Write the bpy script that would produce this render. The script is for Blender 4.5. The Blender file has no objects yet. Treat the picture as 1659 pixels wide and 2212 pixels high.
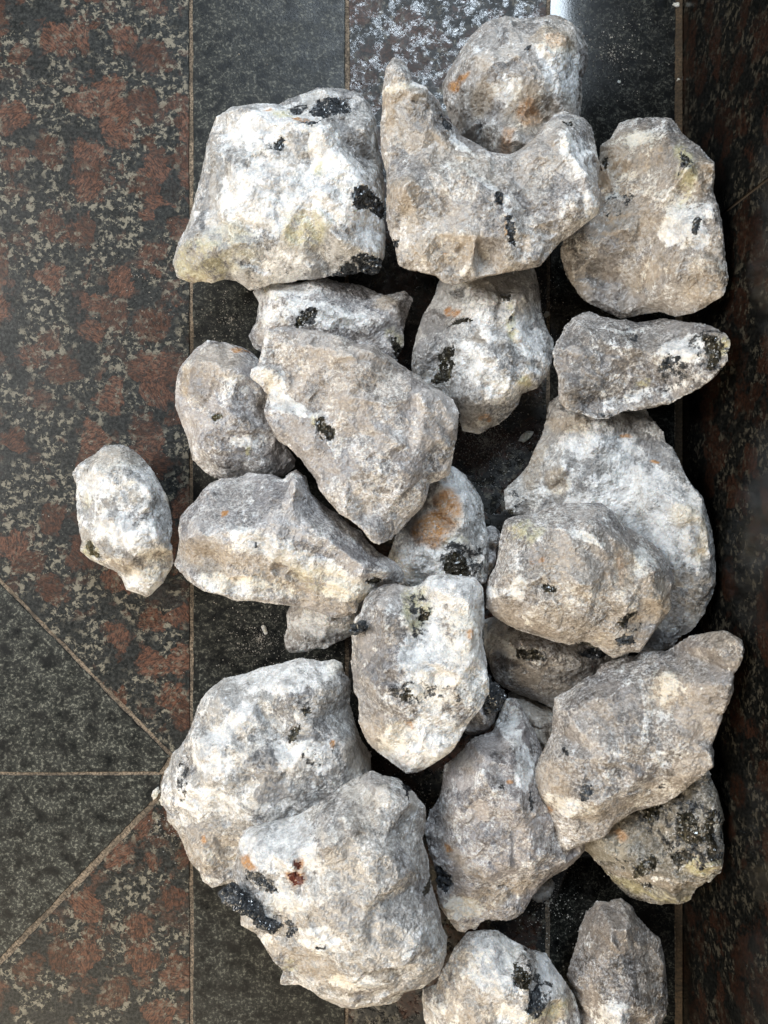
import bpy, math, random
import numpy as np
from mathutils import Vector
from mathutils.geometry import delaunay_2d_cdt

# ------------------------------------------------------------------ camera, lamps, exposure
sc = bpy.context.scene
COL = sc.collection
CAM_H = 0.65          # lens height above the floor (metres)
FW = 0.60             # floor width seen (metres)
MP = FW / 1659.0      # metres per reference unit on the floor

cd = bpy.data.cameras.new('camera')
cam = bpy.data.objects.new('camera', cd)
COL.objects.link(cam)
cam.location = (0, 0, CAM_H)
cd.sensor_fit = 'HORIZONTAL'
cd.sensor_width = 36
cd.lens = 36 * CAM_H / FW
cd.clip_start = 0.01
cd.clip_end = 100
sc.camera = cam

w = bpy.data.worlds.new('World')
sc.world = w
w.use_nodes = True
bg = w.node_tree.nodes['Background']
bg.inputs['Color'].default_value = (0.90, 0.93, 1.0, 1)
bg.inputs['Strength'].default_value = 0.11


def area(name, loc, target, sx, sy, energy, color, spec=1.0):
    l = bpy.data.lights.new(name, 'AREA')
    l.shape = 'RECTANGLE'
    l.size = sx
    l.size_y = sy
    l.energy = energy
    l.color = color
    l.specular_factor = spec
    o = bpy.data.objects.new(name, l)
    COL.objects.link(o)
    o.location = loc
    d = Vector(target) - Vector(loc)
    o.rotation_euler = d.to_track_quat('-Z', 'Y').to_euler()
    return o


area('open_side_light', (-1.95, 0.55, 1.85), (-0.05, 0.0, 0.0), 1.2, 1.3, 67, (1.0, 0.985, 0.955))
area('skylight', (0.30, 2.15, 2.4), (0.30, 2.15, 0.0), 0.84, 1.25, 105, (0.76, 0.88, 1.0))
area('warm_wall_bounce', (-0.8, -1.5, 0.9), (0.0, 0.0, 0.0), 1.5, 0.8, 34, (1.0, 0.84, 0.62))

sc.view_settings.view_transform = 'Standard'
sc.view_settings.look = 'None'
sc.view_settings.exposure = 0.0
sc.view_settings.gamma = 1.0
sc.view_settings.use_curve_mapping = False
sc.cycles.use_denoising = True
sc.cycles.max_bounces = 6
sc.cycles.diffuse_bounces = 4

# ------------------------------------------------------------------ coordinates
ZR = {'D': (0, 0, 1), '1': (324.0, 0, .3906), '2': (810.0, 0, .5117), '3': (324.0, 540.0, .4232),
      '4': (864.0, 540.0, .4792), '5': (108.0, 918.0, .2604), '6': (324.0, 1296.0, .4883),
      '7': (864.0, 1296.0, .4792)}


def at(zr, x, y, z=0.0):
    """reference-sheet point -> world x, y for something standing z above the floor"""
    ox, oy, k = ZR[zr]
    dx, dy = ox + x * k - 829.5, 1106.0 - (oy + y * k)
    f = MP * (CAM_H - z) / CAM_H
    return dx * f, dy * f


XW = (1472 - 829.5) * MP      # foot of the stone wall on the right


def lift(x):
    t = min(1.0, max(0.0, (x - (XW - .060)) / .060))
    return t * t * (3 - 2 * t)


def atl(zr, x, y, z, L):
    """as at(), for a rock whose right side leans up against the wall by L"""
    zz = z
    for _ in range(12):
        p = at(zr, x, y, zz)
        zz = .5 * zz + .5 * (z + L * lift(p[0]))
    return at(zr, x, y, zz)


# ------------------------------------------------------------------ noise (numpy)
_rs = np.random.RandomState(7)
_G = _rs.normal(size=(4096, 3))
_G /= np.linalg.norm(_G, axis=1)[:, None]
_U = _rs.rand(4096, 3)


def _h(i, j, k):
    with np.errstate(over='ignore'):
        n = (i.astype(np.int64) * 73856093) ^ (j.astype(np.int64) * 19349663) ^ (k.astype(np.int64) * 83492791)
        n = (n ^ (n >> 13)) * 1274126177
        n = n ^ (n >> 16)
    return (n & 4095).astype(np.int64)


def gnoise(p):
    i = np.floor(p)
    f = p - i
    i = i.astype(np.int64)
    u = f * f * f * (f * (f * 6 - 15) + 10)
    r = np.zeros(len(p))
    for a in (0, 1):
        for b in (0, 1):
            for c in (0, 1):
                g = _G[_h(i[:, 0] + a, i[:, 1] + b, i[:, 2] + c)]
                d = ((f - (a, b, c)) * g).sum(1)
                wgt = (u[:, 0] if a else 1 - u[:, 0]) * (u[:, 1] if b else 1 - u[:, 1]) * (u[:, 2] if c else 1 - u[:, 2])
                r += d * wgt
    return r * 1.6


def fbm(p, o=4, g=.5):
    r = 0
    a = 1
    for k in range(o):
        r = r + a * gnoise(p * 2.03 ** k + 17.3 * k)
        a *= g
    return r


def ridged(p, o=4):
    r = 0
    a = 1
    for k in range(o):
        r = r + a * (1 - 2 * np.abs(gnoise(p * 2.1 ** k + 9.1 * k)))
        a *= .5
    return r


def cells(p):
    """Voronoi: per point a tilted-plane value of its cell (chipped facets) and the cell id"""
    i = np.floor(p).astype(np.int64)
    best = np.full(len(p), 9.)
    val = np.zeros(len(p))
    for a in (-1, 0, 1):
        for b in (-1, 0, 1):
            for c in (-1, 0, 1):
                q = i + (a, b, c)
                h = _h(q[:, 0], q[:, 1], q[:, 2])
                d = p - (q + _U[h])
                d2 = (d * d).sum(1)
                m = d2 < best
                best = np.where(m, d2, best)
                val = np.where(m, (d * _G[h]).sum(1) + .35 * (_U[h][:, 0] - .5), val)
    return val


def inpoly(x, y, poly):
    r = np.zeros(len(x), bool)
    n = len(poly)
    for a in range(n):
        x0, y0 = poly[a]
        x1, y1 = poly[(a + 1) % n]
        if y0 == y1:
            continue
        c = ((y0 > y) != (y1 > y)) & (x < (x1 - x0) * (y - y0) / (y1 - y0) + x0)
        r ^= c
    return r


def segdist(x, y, poly):
    d = np.full(len(x), 9.)
    n = len(poly)
    for a in range(n):
        ax, ay = poly[a]
        bx, by = poly[(a + 1) % n]
        ux, uy = bx - ax, by - ay
        L = ux * ux + uy * uy + 1e-12
        t = np.clip(((x - ax) * ux + (y - ay) * uy) / L, 0, 1)
        d = np.minimum(d, np.hypot(x - ax - t * ux, y - ay - t * uy))
    return d


# ------------------------------------------------------------------ node helper
class NT:
    def __init__(s, name):
        s.m = bpy.data.materials.new(name)
        s.m.use_nodes = True
        s.t = s.m.node_tree
        s.b = s.t.nodes['Principled BSDF']

    def n(s, typ, **kw):
        nd = s.t.nodes.new(typ)
        for k, v in kw.items():
            setattr(nd, k, v)
        return nd

    def put(s, sock, v):
        if isinstance(v, bpy.types.NodeSocket):
            s.t.links.new(v, sock)
        elif isinstance(v, (tuple, list)) and len(v) == 3 and sock.type == 'RGBA':
            sock.default_value = (*v, 1)
        else:
            sock.default_value = v

    def math(s, op, a, b=0.0, clamp=False):
        nd = s.n('ShaderNodeMath', operation=op, use_clamp=clamp)
        s.put(nd.inputs[0], a)
        s.put(nd.inputs[1], b)
        return nd.outputs[0]

    def ss(s, v, lo, hi, a=0.0, b=1.0):
        nd = s.n('ShaderNodeMapRange', interpolation_type='SMOOTHSTEP')
        s.put(nd.inputs['Value'], v)
        s.put(nd.inputs['From Min'], lo)
        s.put(nd.inputs['From Max'], hi)
        s.put(nd.inputs['To Min'], a)
        s.put(nd.inputs['To Max'], b)
        return nd.outputs[0]

    def mix(s, f, a, b, mode='MIX'):
        nd = s.n('ShaderNodeMix', data_type='RGBA', blend_type=mode)
        s.put(nd.inputs[0], f)
        s.put(nd.inputs[6], a)
        s.put(nd.inputs[7], b)
        return nd.outputs[2]

    def noise(s, vec, scale, detail=4, rough=.55, dist=0.0):
        nd = s.n('ShaderNodeTexNoise')
        s.put(nd.inputs['Vector'], vec)
        s.put(nd.inputs['Scale'], scale)
        s.put(nd.inputs['Detail'], detail)
        s.put(nd.inputs['Roughness'], rough)
        s.put(nd.inputs['Distortion'], dist)
        return nd.outputs['Fac']

    def noisec(s, vec, scale, detail=3):
        nd = s.n('ShaderNodeTexNoise')
        s.put(nd.inputs['Vector'], vec)
        s.put(nd.inputs['Scale'], scale)
        s.put(nd.inputs['Detail'], detail)
        return nd.outputs['Color']

    def vor(s, vec, scale, feature='F1', out='Distance', rnd=1.0):
        nd = s.n('ShaderNodeTexVoronoi', feature=feature)
        s.put(nd.inputs['Vector'], vec)
        s.put(nd.inputs['Scale'], scale)
        s.put(nd.inputs['Randomness'], rnd)
        return nd.outputs[out]

    def coord(s, seed=(0, 0, 0), scale=(1, 1, 1), rot=(0, 0, 0)):
        tc = s.n('ShaderNodeTexCoord')
        mp = s.n('ShaderNodeMapping')
        mp.inputs['Location'].default_value = seed
        mp.inputs['Scale'].default_value = scale
        mp.inputs['Rotation'].default_value = rot
        s.t.links.new(tc.outputs['Object'], mp.inputs['Vector'])
        return mp.outputs['Vector']

    def warp(s, vec, scale, amt):
        c = s.noisec(vec, scale)
        a = s.n('ShaderNodeVectorMath', operation='SUBTRACT')
        s.put(a.inputs[0], c)
        a.inputs[1].default_value = (.5, .5, .5)
        b = s.n('ShaderNodeVectorMath', operation='SCALE')
        s.put(b.inputs[0], a.outputs[0])
        b.inputs['Scale'].default_value = amt
        d = s.n('ShaderNodeVectorMath', operation='ADD')
        s.put(d.inputs[0], vec)
        s.put(d.inputs[1], b.outputs[0])
        return d.outputs[0]

    def facets(s, vec, scale, k, rnd=1.0):
        """height field made of small tilted planes (crystal faces)"""
        nd = s.n('ShaderNodeTexVoronoi')
        s.put(nd.inputs['Vector'], vec)
        s.put(nd.inputs['Scale'], scale)
        s.put(nd.inputs['Randomness'], rnd)
        a = s.n('ShaderNodeVectorMath', operation='SUBTRACT')
        s.put(a.inputs[0], vec)
        s.put(a.inputs[1], nd.outputs['Position'])
        b = s.n('ShaderNodeVectorMath', operation='SUBTRACT')
        s.put(b.inputs[0], nd.outputs['Color'])
        b.inputs[1].default_value = (.5, .5, .5)
        d = s.n('ShaderNodeVectorMath', operation='DOT_PRODUCT')
        s.put(d.inputs[0], a.outputs[0])
        s.put(d.inputs[1], b.outputs[0])
        return s.math('MULTIPLY', d.outputs['Value'], k)

    def bump(s, h, dist, strength=1.0, normal=None):
        nd = s.n('ShaderNodeBump')
        s.put(nd.inputs['Height'], h)
        nd.inputs['Distance'].default_value = dist
        nd.inputs['Strength'].default_value = strength
        if normal is not None:
            s.put(nd.inputs['Normal'], normal)
        return nd.outputs['Normal']


# ------------------------------------------------------------------ floor materials
def granite_black(name, seed, lift=1.0, spec=.2, rough=(.26, .46), bmp=.5):
    t = NT(name)
    v = t.coord(seed)
    a = t.noise(t.warp(v, 200, .003), 380, 6, .78)
    b = t.noise(v, 90, 5, .7)
    g = t.noise(v, 14, 3)
    col = t.mix(t.ss(b, .35, .65), (.007 * lift, .008 * lift, .008 * lift), (.030 * lift, .032 * lift, .029 * lift))
    fl = t.math('MULTIPLY', t.ss(a, .50, .62), t.ss(b, .38, .58))
    col = t.mix(fl, col, (.18 * lift, .18 * lift, .15 * lift))
    dust = t.math('MULTIPLY', t.ss(t.noise(v, 900, 3, .7), .62, .75), t.ss(g, .35, .7, .15, .8))
    col = t.mix(dust, col, (.13 * lift, .125 * lift, .105 * lift))
    t.put(t.b.inputs['Base Color'], col)
    r = t.ss(t.noise(v, 60, 5, .7), .3, .7, rough[0], rough[1])
    t.put(t.b.inputs['Roughness'], r)
    t.put(t.b.inputs['Normal'], t.bump(t.noise(v, 500, 4, .7), .0004, bmp))
    t.b.inputs['Specular IOR Level'].default_value = spec
    return t.m


def granite_red(name, seed, lift=1.0, rough=(.28, .48), rot=0.5, wet=0.0, spec=.2):
    t = NT(name)
    v = t.coord(seed)
    wv = t.warp(v, 45, .022)
    wv = t.warp(wv, 220, .004)
    vc = t.n('ShaderNodeTexVoronoi', feature='F1')
    t.put(vc.inputs['Vector'], wv)
    vc.inputs['Scale'].default_value = 40
    vc.inputs['Randomness'].default_value = 1.0
    vs = t.n('ShaderNodeSeparateColor')
    t.put(vs.inputs[0], vc.outputs['Color'])
    dn = t.math('ADD', vc.outputs['Distance'], t.math('MULTIPLY', t.math('SUBTRACT', t.noise(v, 150, 6, .75), .5), 1.0))
    m = t.math('MULTIPLY', t.ss(vs.outputs[0], .28, .34), t.ss(dn, .46, .60, 1, 0))
    m2 = t.math('MULTIPLY', t.ss(t.vor(wv, 130, 'F1', 'Color'), .60, .66), t.ss(t.noise(v, 40, 2), .5, .6))
    m = t.math('MAXIMUM', m, t.math('MULTIPLY', m2, .55))
    m = t.math('MULTIPLY', m, t.ss(t.noise(v, 260, 5, .75), .36, .56, .2, 1.0))
    rotn = t.n('ShaderNodeVectorRotate', rotation_type='Z_AXIS')
    t.put(rotn.inputs['Vector'], t.warp(v, 60, .006))
    t.put(rotn.inputs['Angle'], t.math('MULTIPLY', vs.outputs[1], 3.14))
    sq = t.n('ShaderNodeVectorMath', operation='MULTIPLY')
    t.put(sq.inputs[0], rotn.outputs[0])
    sq.inputs[1].default_value = (1, .30, 1)
    fib = t.noise(sq.outputs[0], 800, 5, .7)
    k = lift
    red = t.mix(t.math('MULTIPLY', t.ss(fib, .36, .62), t.ss(vs.outputs[2], 0, 1, .45, 1)), (.026 * k, .014 * k, .010 * k), (.140 * k, .068 * k, .045 * k))
    red = t.mix(t.ss(fib, .66, .76), red, (.24 * k, .15 * k, .10 * k))
    fine = t.noise(v, 380, 5, .7)
    blk = t.mix(t.ss(fine, .40, .66), (.008 * k, .009 * k, .009 * k), (.036 * k, .038 * k, .036 * k))
    col = t.mix(m, blk, red)
    fl = t.noise(t.warp(v, 150, .006), 165, 6, .75)
    grp = t.noise(v, 32, 2)
    bm = t.math('MULTIPLY', t.ss(fl, .52, .57), t.ss(grp, .40, .54))
    bm = t.math('MULTIPLY', bm, t.ss(m, 0, 1, 1, .25))
    col = t.mix(bm, col, (.175 * k, .16 * k, .125 * k))
    spk = t.ss(t.noise(v, 800, 3, .7), .66, .74)
    col = t.mix(t.math('MULTIPLY', spk, .6), col, (.2 * k, .185 * k, .15 * k))
    t.put(t.b.inputs['Base Color'], col)
    r = t.ss(t.noise(wv, 70, 5, .7), .35, .65, rough[0], rough[1])
    h = t.noise(v, 420, 4, .7)
    nrm = t.bump(h, .0004, .1 if wet or lift < .3 else .5)
    if wet:
        wn = t.noise(t.warp(v, 90, .014), 110, 5, .65)
        nrm = t.bump(wn, .0011, wet, nrm)
        r = t.math('ADD', r, t.ss(wn, .44, .52, 0, .5))
    t.put(t.b.inputs['Roughness'], r)
    t.put(t.b.inputs['Normal'], nrm)
    t.b.inputs['Specular IOR Level'].default_value = .5 if wet else spec
    return t.m


def grout_mat(name, c0, c1):
    t = NT(name)
    v = t.coord()
    n = t.noise(v, 700, 5, .7)
    n2 = t.noise(v, 45, 4, .6)
    t.put(t.b.inputs['Base Color'], t.mix(t.math('MULTIPLY', t.ss(n, .35, .65), t.ss(n2, .35, .6, .35, 1.0)), c0, c1))
    t.b.inputs['Roughness'].default_value = .95
    t.put(t.b.inputs['Normal'], t.bump(n, .0012, 1.0))
    return t.m


M_GROUT = grout_mat('sandy_grout', (.05, .04, .03), (.34, .265, .19))
M_GROUTD = grout_mat('brown_mortar', (.03, .021, .012), (.10, .066, .036))
M_BLK = granite_black('black_granite', (0, 0, 0), .72)
M_BLK2 = granite_black('black_granite_olive', (3, 1, 0), 1.05)
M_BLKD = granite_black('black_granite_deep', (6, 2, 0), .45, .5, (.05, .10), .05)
M_RED = granite_red('red_granite', (0, 0, 0), 1.05)
M_REDB = granite_red('red_granite_lower', (2, 5, 0), 1.1, rot=1.2)
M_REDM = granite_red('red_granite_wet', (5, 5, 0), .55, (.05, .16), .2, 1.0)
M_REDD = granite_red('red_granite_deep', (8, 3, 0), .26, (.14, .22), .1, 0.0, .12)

# ------------------------------------------------------------------ floor geometry


def finish(name, verts, faces, mat, parent=None, smooth=False):
    me = bpy.data.meshes.new(name)
    me.from_pydata([tuple(v) for v in verts], [], [tuple(f) for f in faces])
    me.materials.append(mat)
    if smooth:
        me.polygons.foreach_set('use_smooth', [True] * len(me.polygons))
    me.update()
    o = bpy.data.objects.new(name, me)
    COL.objects.link(o)
    if parent:
        o.parent = parent
    return o


def slab(poly, mat, seed, z=0.0, gap=1.0):
    """one stone slab cut from the inlay: ragged worn edges, 20 mm thick, with a tiny arris"""
    r = random.Random(seed)
    P = [Vector(at('D', x, y)) for x, y in poly]
    n = len(P)
    area2 = sum(P[i].x * P[(i + 1) % n].y - P[(i + 1) % n].x * P[i].y for i in range(n))
    if area2 < 0:
        P.reverse()
    out = []
    for i in range(n):
        a, b = P[i], P[(i + 1) % n]
        L = (b - a).length
        k = max(1, int(min(L, 3) / .0016)) if L < 1.6 else int(L / .004)
        d = (b - a).normalized()
        nr = Vector((-d.y, d.x))
        w1 = 0
        for j in range(k):
            w1 = w1 * .80 + r.uniform(-1, 1) * .00028
            q = a.lerp(b, j / k) + nr * (.00085 * gap + w1 + (r.random() < .03) * r.uniform(0, .0008))
            out.append(q)
    cx = sum(p.x for p in P) / n
    cy = sum(p.y for p in P) / n
    m = len(out)
    inner = []
    for i in range(m):
        t = (out[(i + 2) % m] - out[i - 2]).normalized()
        inner.append(out[i] + Vector((-t.y, t.x)) * .0004)
    v = [(p.x, p.y, z) for p in inner] + [(p.x, p.y, z - .0005) for p in out] + [(p.x, p.y, z - .02) for p in out]
    cv, ce, cf, co_, _, _ = delaunay_2d_cdt([Vector((p.x, p.y)) for p in inner], [(i, (i + 1) % m) for i in range(m)], [], 1, 1e-8)
    f = [[min(co_[i]) for i in t] for t in cf if all(co_[i] for i in t)]
    for lv in (0, 1):
        for i in range(m):
            j = (i + 1) % m
            f.append((lv * m + i, lv * m + m + i, lv * m + m + j, lv * m + j))
    o = finish('floor_slab', v, f, mat)
    o['kind'] = 'structure'
    return o


B = 4200
floor = finish('floor', [(-3, -3, -.00085), (3, -3, -.00085), (3, 3, -.00085), (-3, 3, -.00085)], [(0, 1, 2, 3)], M_GROUT)
floor['kind'] = 'structure'
slab([(-B, -B), (409, -B), (412, 1668), (372, 1632), (-8, 1245), (-B, -3035)], M_RED, 1)
slab([(-B, -3020), (-8, 1250), (368, 1634), (345, 1671), (-B, 1671)], M_BLK2, 2)
slab([(-B, 1673), (350, 1673), (345, 1716), (-8, 2080), (-B, 6400)], M_BLK2, 3)
slab([(-B, 6420), (-8, 2092), (350, 1722), (412, 1672), (414, 6420)], M_REDB, 4)
slab([(412, -B), (750, -B), (744, 6400), (417, 6400)], M_BLK, 5)
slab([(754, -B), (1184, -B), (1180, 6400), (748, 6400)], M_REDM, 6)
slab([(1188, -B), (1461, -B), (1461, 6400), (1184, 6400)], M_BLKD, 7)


# the stone wall along the right side: two polished slabs with a slanting joint, standing on a mortar bed


def wall_pt(x, y):
    z = CAM_H * (1 - XW / ((x - 829.5) * MP))
    return at('D', x, y, z)[1], z


(ya, za_), (yb, zb_) = wall_pt(1560, 461), wall_pt(1659, 385)
sl = (yb - ya) / (zb_ - za_)
y0, y1 = ya - sl * za_, ya + sl * (.42 - za_)
wall = bpy.data.objects.new('stone_wall', None)
wall.empty_display_size = .1
COL.objects.link(wall)
wall.location = (XW, 0, 0)
wall['label'] = 'dark red brown polished granite wall along the right edge of the photo'
wall['category'] = 'wall'


def wall_slab(pts):
    n = len(pts)
    cy, cz = sum(p[0] for p in pts) / n, sum(p[1] for p in pts) / n
    v = [(.0004, y + (.0004 if y < cy else -.0004), z) for y, z in pts] + [(.02, y, z) for y, z in pts]
    f = [list(range(n))] + [(i, (i + 1) % n, n + (i + 1) % n, n + i) for i in range(n)]
    return finish('wall_slab', v, f, M_REDD, wall)


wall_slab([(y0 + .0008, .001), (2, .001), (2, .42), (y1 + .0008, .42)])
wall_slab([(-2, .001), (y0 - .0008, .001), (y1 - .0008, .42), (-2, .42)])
bk = finish('mortar_bed', [(.0016, -2, 0), (.0016, 2, 0), (.0016, 2, .418), (.0016, -2, .418), (.018, -2, 0), (.018, 2, 0), (.018, 2, .418), (.018, -2, .418)],
            [(0, 1, 2, 3), (4, 5, 6, 7), (0, 1, 5, 4), (2, 3, 7, 6), (0, 3, 7, 4), (1, 2, 6, 5)], M_GROUTD, wall)
# rough mortar fillet where the wall meets the floor
rf = random.Random(3)
fv, ff = [], []
N = 900
for i in range(N):
    y = -.7 + 1.4 * i / (N - 1)
    a = .0052 + rf.uniform(-.0005, .0005) + .0006 * math.sin(y * 60)
    fv += [(-a, y, -.0006), (-a * .62, y, .0011 + rf.uniform(-.0002, .0003)), (-.0002, y, .0026 + rf.uniform(-.0004, .0004))]
for i in range(N - 1):
    b = i * 3
    ff += [(b, b + 1, b + 4, b + 3), (b + 1, b + 2, b + 5, b + 4)]
finish('mortar_fillet', fv, ff, M_GROUTD, wall)

# ------------------------------------------------------------------ rock materials
def rock_mat(name, seed, tone, white=.45, grain=260, gl=.35, frost=.5, dirt=.3):
    """quartz and feldspar; zone_a = white, cream, rust, olive; zone_b = dark flecks, clear smoky quartz, -, -"""
    t = NT(name)
    sd = (seed * 1.37, seed * .71, seed * .33)
    v = t.coord(sd)
    wv = t.warp(v, 90, .006)
    A = t.n('ShaderNodeAttribute', attribute_name='zone_a')
    Bn = t.n('ShaderNodeAttribute', attribute_name='zone_b')
    sa = t.n('ShaderNodeSeparateColor')
    t.put(sa.inputs[0], A.outputs['Color'])
    sb = t.n('ShaderNodeSeparateColor')
    t.put(sb.inputs[0], Bn.outputs['Color'])
    W, C, R, Y = sa.outputs[0], sa.outputs[1], sa.outputs[2], A.outputs['Alpha']
    K, G = sb.outputs[0], sb.outputs[1]
    fine = t.noise(v, 480, 6, .75)
    mid = t.noise(t.warp(v, 60, .010), 100, 7, .74)
    big = t.noise(v, 24, 4, .6)
    # quartz grains
    cellc = t.vor(wv, grain, 'F1', 'Color')
    sc_ = t.n('ShaderNodeSeparateColor')
    t.put(sc_.inputs[0], cellc)
    edge = t.vor(wv, grain, 'DISTANCE_TO_EDGE', 'Distance')
    d0 = tuple(c * .50 for c in tone)
    d1 = tuple(min(1, c * 1.35) for c in tone)
    q = t.mix(t.ss(mid, .36, .62), d0, d1)
    q = t.mix(t.math('MULTIPLY', t.ss(sc_.outputs[0], .0, 1., 0, .5), 1.0), q, tuple(c * .72 for c in tone))
    fr = t.math('MULTIPLY', t.math('SUBTRACT', 1.0, t.ss(edge, .0, .22)), t.ss(fine, .42, .62))
    fr = t.math('ADD', fr, t.math('MULTIPLY', t.ss(fine, .52, .57), t.ss(mid, .40, .54)), True)
    pit = t.math('MULTIPLY', t.ss(fine, .36, .46, 1, 0), .32)
    q = t.mix(pit, q, tuple(c * .36 for c in tone))
    vn = t.math('ABSOLUTE', t.math('SUBTRACT', t.noise(t.warp(v, 160, .004), 130, 4, .6), .5))
    vein = t.math('MULTIPLY', t.ss(vn, 0, .016, 1, 0), t.ss(mid, .36, .50))
    fr = t.math('ADD', fr, vein, True)
    q = t.mix(t.math('MULTIPLY', fr, frost), q, (.80, .795, .785))
    gq = t.math('MULTIPLY', G, t.ss(mid, .25, .55, .55, 1.0))
    q = t.mix(t.math('MULTIPLY', gq, .62), q, tuple(c * .42 for c in tone))
    dv = t.warp(t.warp(v, 40, .016), 260, .0025)
    dcol = t.vor(dv, 52, 'F1', 'Color')
    ds = t.n('ShaderNodeSeparateColor')
    t.put(ds.inputs[0], dcol)
    smo = t.math('MULTIPLY', t.ss(ds.outputs[1], .45, .75), .65)
    q = t.mix(smo, q, tuple(min(1, c * .98) for c in tone))
    q = t.mix(1.0, q, t.mix(ds.outputs[0], (.66, .65, .66), (1.22, 1.20, 1.17)), 'MULTIPLY')
    # white feldspar
    wm = t.math('ADD', t.math('ADD', t.math('MULTIPLY', W, .54), t.math('MULTIPLY', big, .95)),
                t.math('MULTIPLY', t.math('SUBTRACT', fine, .5), .95))
    wm = t.math('ADD', wm, t.math('MULTIPLY', t.math('SUBTRACT', mid, .5), 1.15))
    sv = t.warp(t.coord(sd, (1, .16, .5), (0, 0, seed * 1.1)), 50, .004)
    streak = t.noise(sv, 170, 5, .7)
    wm = t.math('ADD', wm, t.math('MULTIPLY', t.math('SUBTRACT', streak, .5), .95))
    wm = t.math('ADD', wm, t.math('MULTIPLY', t.math('SUBTRACT', ds.outputs[2], .5), .30))
    wm = t.ss(wm, .80 - .42 * white, 1.06 - .42 * white)
    wcol = t.mix(t.ss(mid, .35, .6), (.52, .515, .51), (.84, .835, .82))
    col = t.mix(wm, q, wcol)
    # cream dust and staining
    cm = t.math('MULTIPLY', t.math('ADD', C, t.math('MULTIPLY', t.ss(t.noise(v, 38, 5, .6), .50, .68), dirt * .65), True),
                t.ss(fine, .30, .60, .35, 1.0))
    col = t.mix(t.math('MULTIPLY', cm, .85), col, t.mix(wm, (.44, .365, .28), (.74, .66, .52)))
    ym = t.math('MULTIPLY', Y, t.ss(t.math('ADD', mid, t.math('MULTIPLY', fine, .4)), .60, .78))
    col = t.mix(t.math('MULTIPLY', ym, .75), col, (.50, .46, .25))
    rm = t.math('MULTIPLY', t.math('MULTIPLY', R, 1.0), t.ss(t.math('ADD', mid, t.math('MULTIPLY', fine, .5)), .58, .80, .25, 1))
    col = t.mix(rm, col, t.mix(fine, (.26, .10, .03), (.66, .36, .13)))
    # bruised, powdery crests where the stone broke
    geo = t.n('ShaderNodeNewGeometry')
    crest = t.math('MULTIPLY', t.ss(geo.outputs['Pointiness'], .515, .58), t.ss(fine, .35, .60, .3, 1.0))
    col = t.mix(t.math('MULTIPLY', crest, .7), col, (.82, .81, .79))
    # black flecks
    kn = t.noise(wv, 150, 6, .7)
    km = t.ss(t.math('ADD', t.math('MULTIPLY', K, .42), kn), .80, .87)
    col = t.mix(km, col, (.022, .024, .026))
    t.put(t.b.inputs['Base Color'], col)
    gr = t.ss(sc_.outputs[1], .72, .80)
    gq2 = gl * .75
    rough = t.mix(wm, (gq2, gq2, gq2), (.50, .50, .50))
    rough = t.mix(t.math('MULTIPLY', gr, .8), rough, (.09, .09, .09))
    t.put(t.b.inputs['Roughness'], rough)
    t.b.inputs['Specular IOR Level'].default_value = .85
    t.b.inputs['Subsurface Weight'].default_value = .35
    t.b.inputs['Subsurface Radius'].default_value = (1, .8, .65)
    t.b.inputs['Subsurface Scale'].default_value = .005
    fv = t.warp(v, 300, .0012)
    h = t.math('ADD', t.facets(fv, grain, 1.15), t.facets(fv, grain * 2.3, 1.1))
    h = t.math('ADD', h, t.facets(fv, grain * .45, .30))
    h = t.math('ADD', h, t.math('MULTIPLY', fine, .0011))
    h = t.math('MULTIPLY', h, t.math('SUBTRACT', 1.0, t.math('MULTIPLY', smo, .9)))
    h = t.math('ADD', h, t.facets(dv, 52, .30))
    nrm = t.bump(h, 1.0, .9)
    t.put(t.b.inputs['Normal'], nrm)
    return t.m


def mica_mat(name, col=(.026, .030, .035), hi=(.17, .18, .19)):
    t = NT(name)
    v = t.coord((1, 2, 3), (1, .28, 1), (0, 0, .7))
    wv = t.warp(v, 120, .004)
    n = t.noise(wv, 300, 5, .7)
    c = t.vor(wv, 260, 'F1', 'Color')
    s = t.n('ShaderNodeSeparateColor')
    t.put(s.inputs[0], c)
    base = t.mix(t.ss(n, .50, .8), col, hi)
    base = t.mix(t.ss(t.noise(wv, 160, 6, .75), .60, .72), base, (.26, .25, .24))
    t.put(t.b.inputs['Base Color'], base)
    t.put(t.b.inputs['Roughness'], t.ss(s.outputs[0], 0, 1, .08, .42))
    t.b.inputs['Specular IOR Level'].default_value = .7
    h = t.math('ADD', t.facets(wv, 190, 1.1), t.facets(wv, 480, .9))
    t.put(t.b.inputs['Normal'], t.bump(h, 1.0, .9))
    return t.m


M_MICA = mica_mat('black_mica')
M_GARNET = mica_mat('red_garnet', (.10, .028, .018), (.34, .12, .07))
M_MICAO = mica_mat('olive_mica', (.05, .045, .022), (.24, .21, .12))
M_MICAS = mica_mat('smoky_mica', (.020, .018, .012), (.14, .12, .07))

# ------------------------------------------------------------------ rock builder
VOX = .00115


def resample(poly, step, rnd, jit, vals=None):
    out = []
    res = []
    n = len(poly)
    for i in range(n):
        a, b = Vector(poly[i]), Vector(poly[(i + 1) % n])
        L = (b - a).length
        k = max(1, round(L / step))
        d = (b - a) / max(L, 1e-9)
        nr = Vector((-d.y, d.x))
        for j in range(k):
            q = a.lerp(b, j / k)
            if j:
                q = q + nr * rnd.uniform(-jit, jit)
            out.append((q.x, q.y))
            if vals:
                res.append(vals[i] + (vals[(i + 1) % n] - vals[i]) * j / k)
    return (out, res) if vals else out


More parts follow.
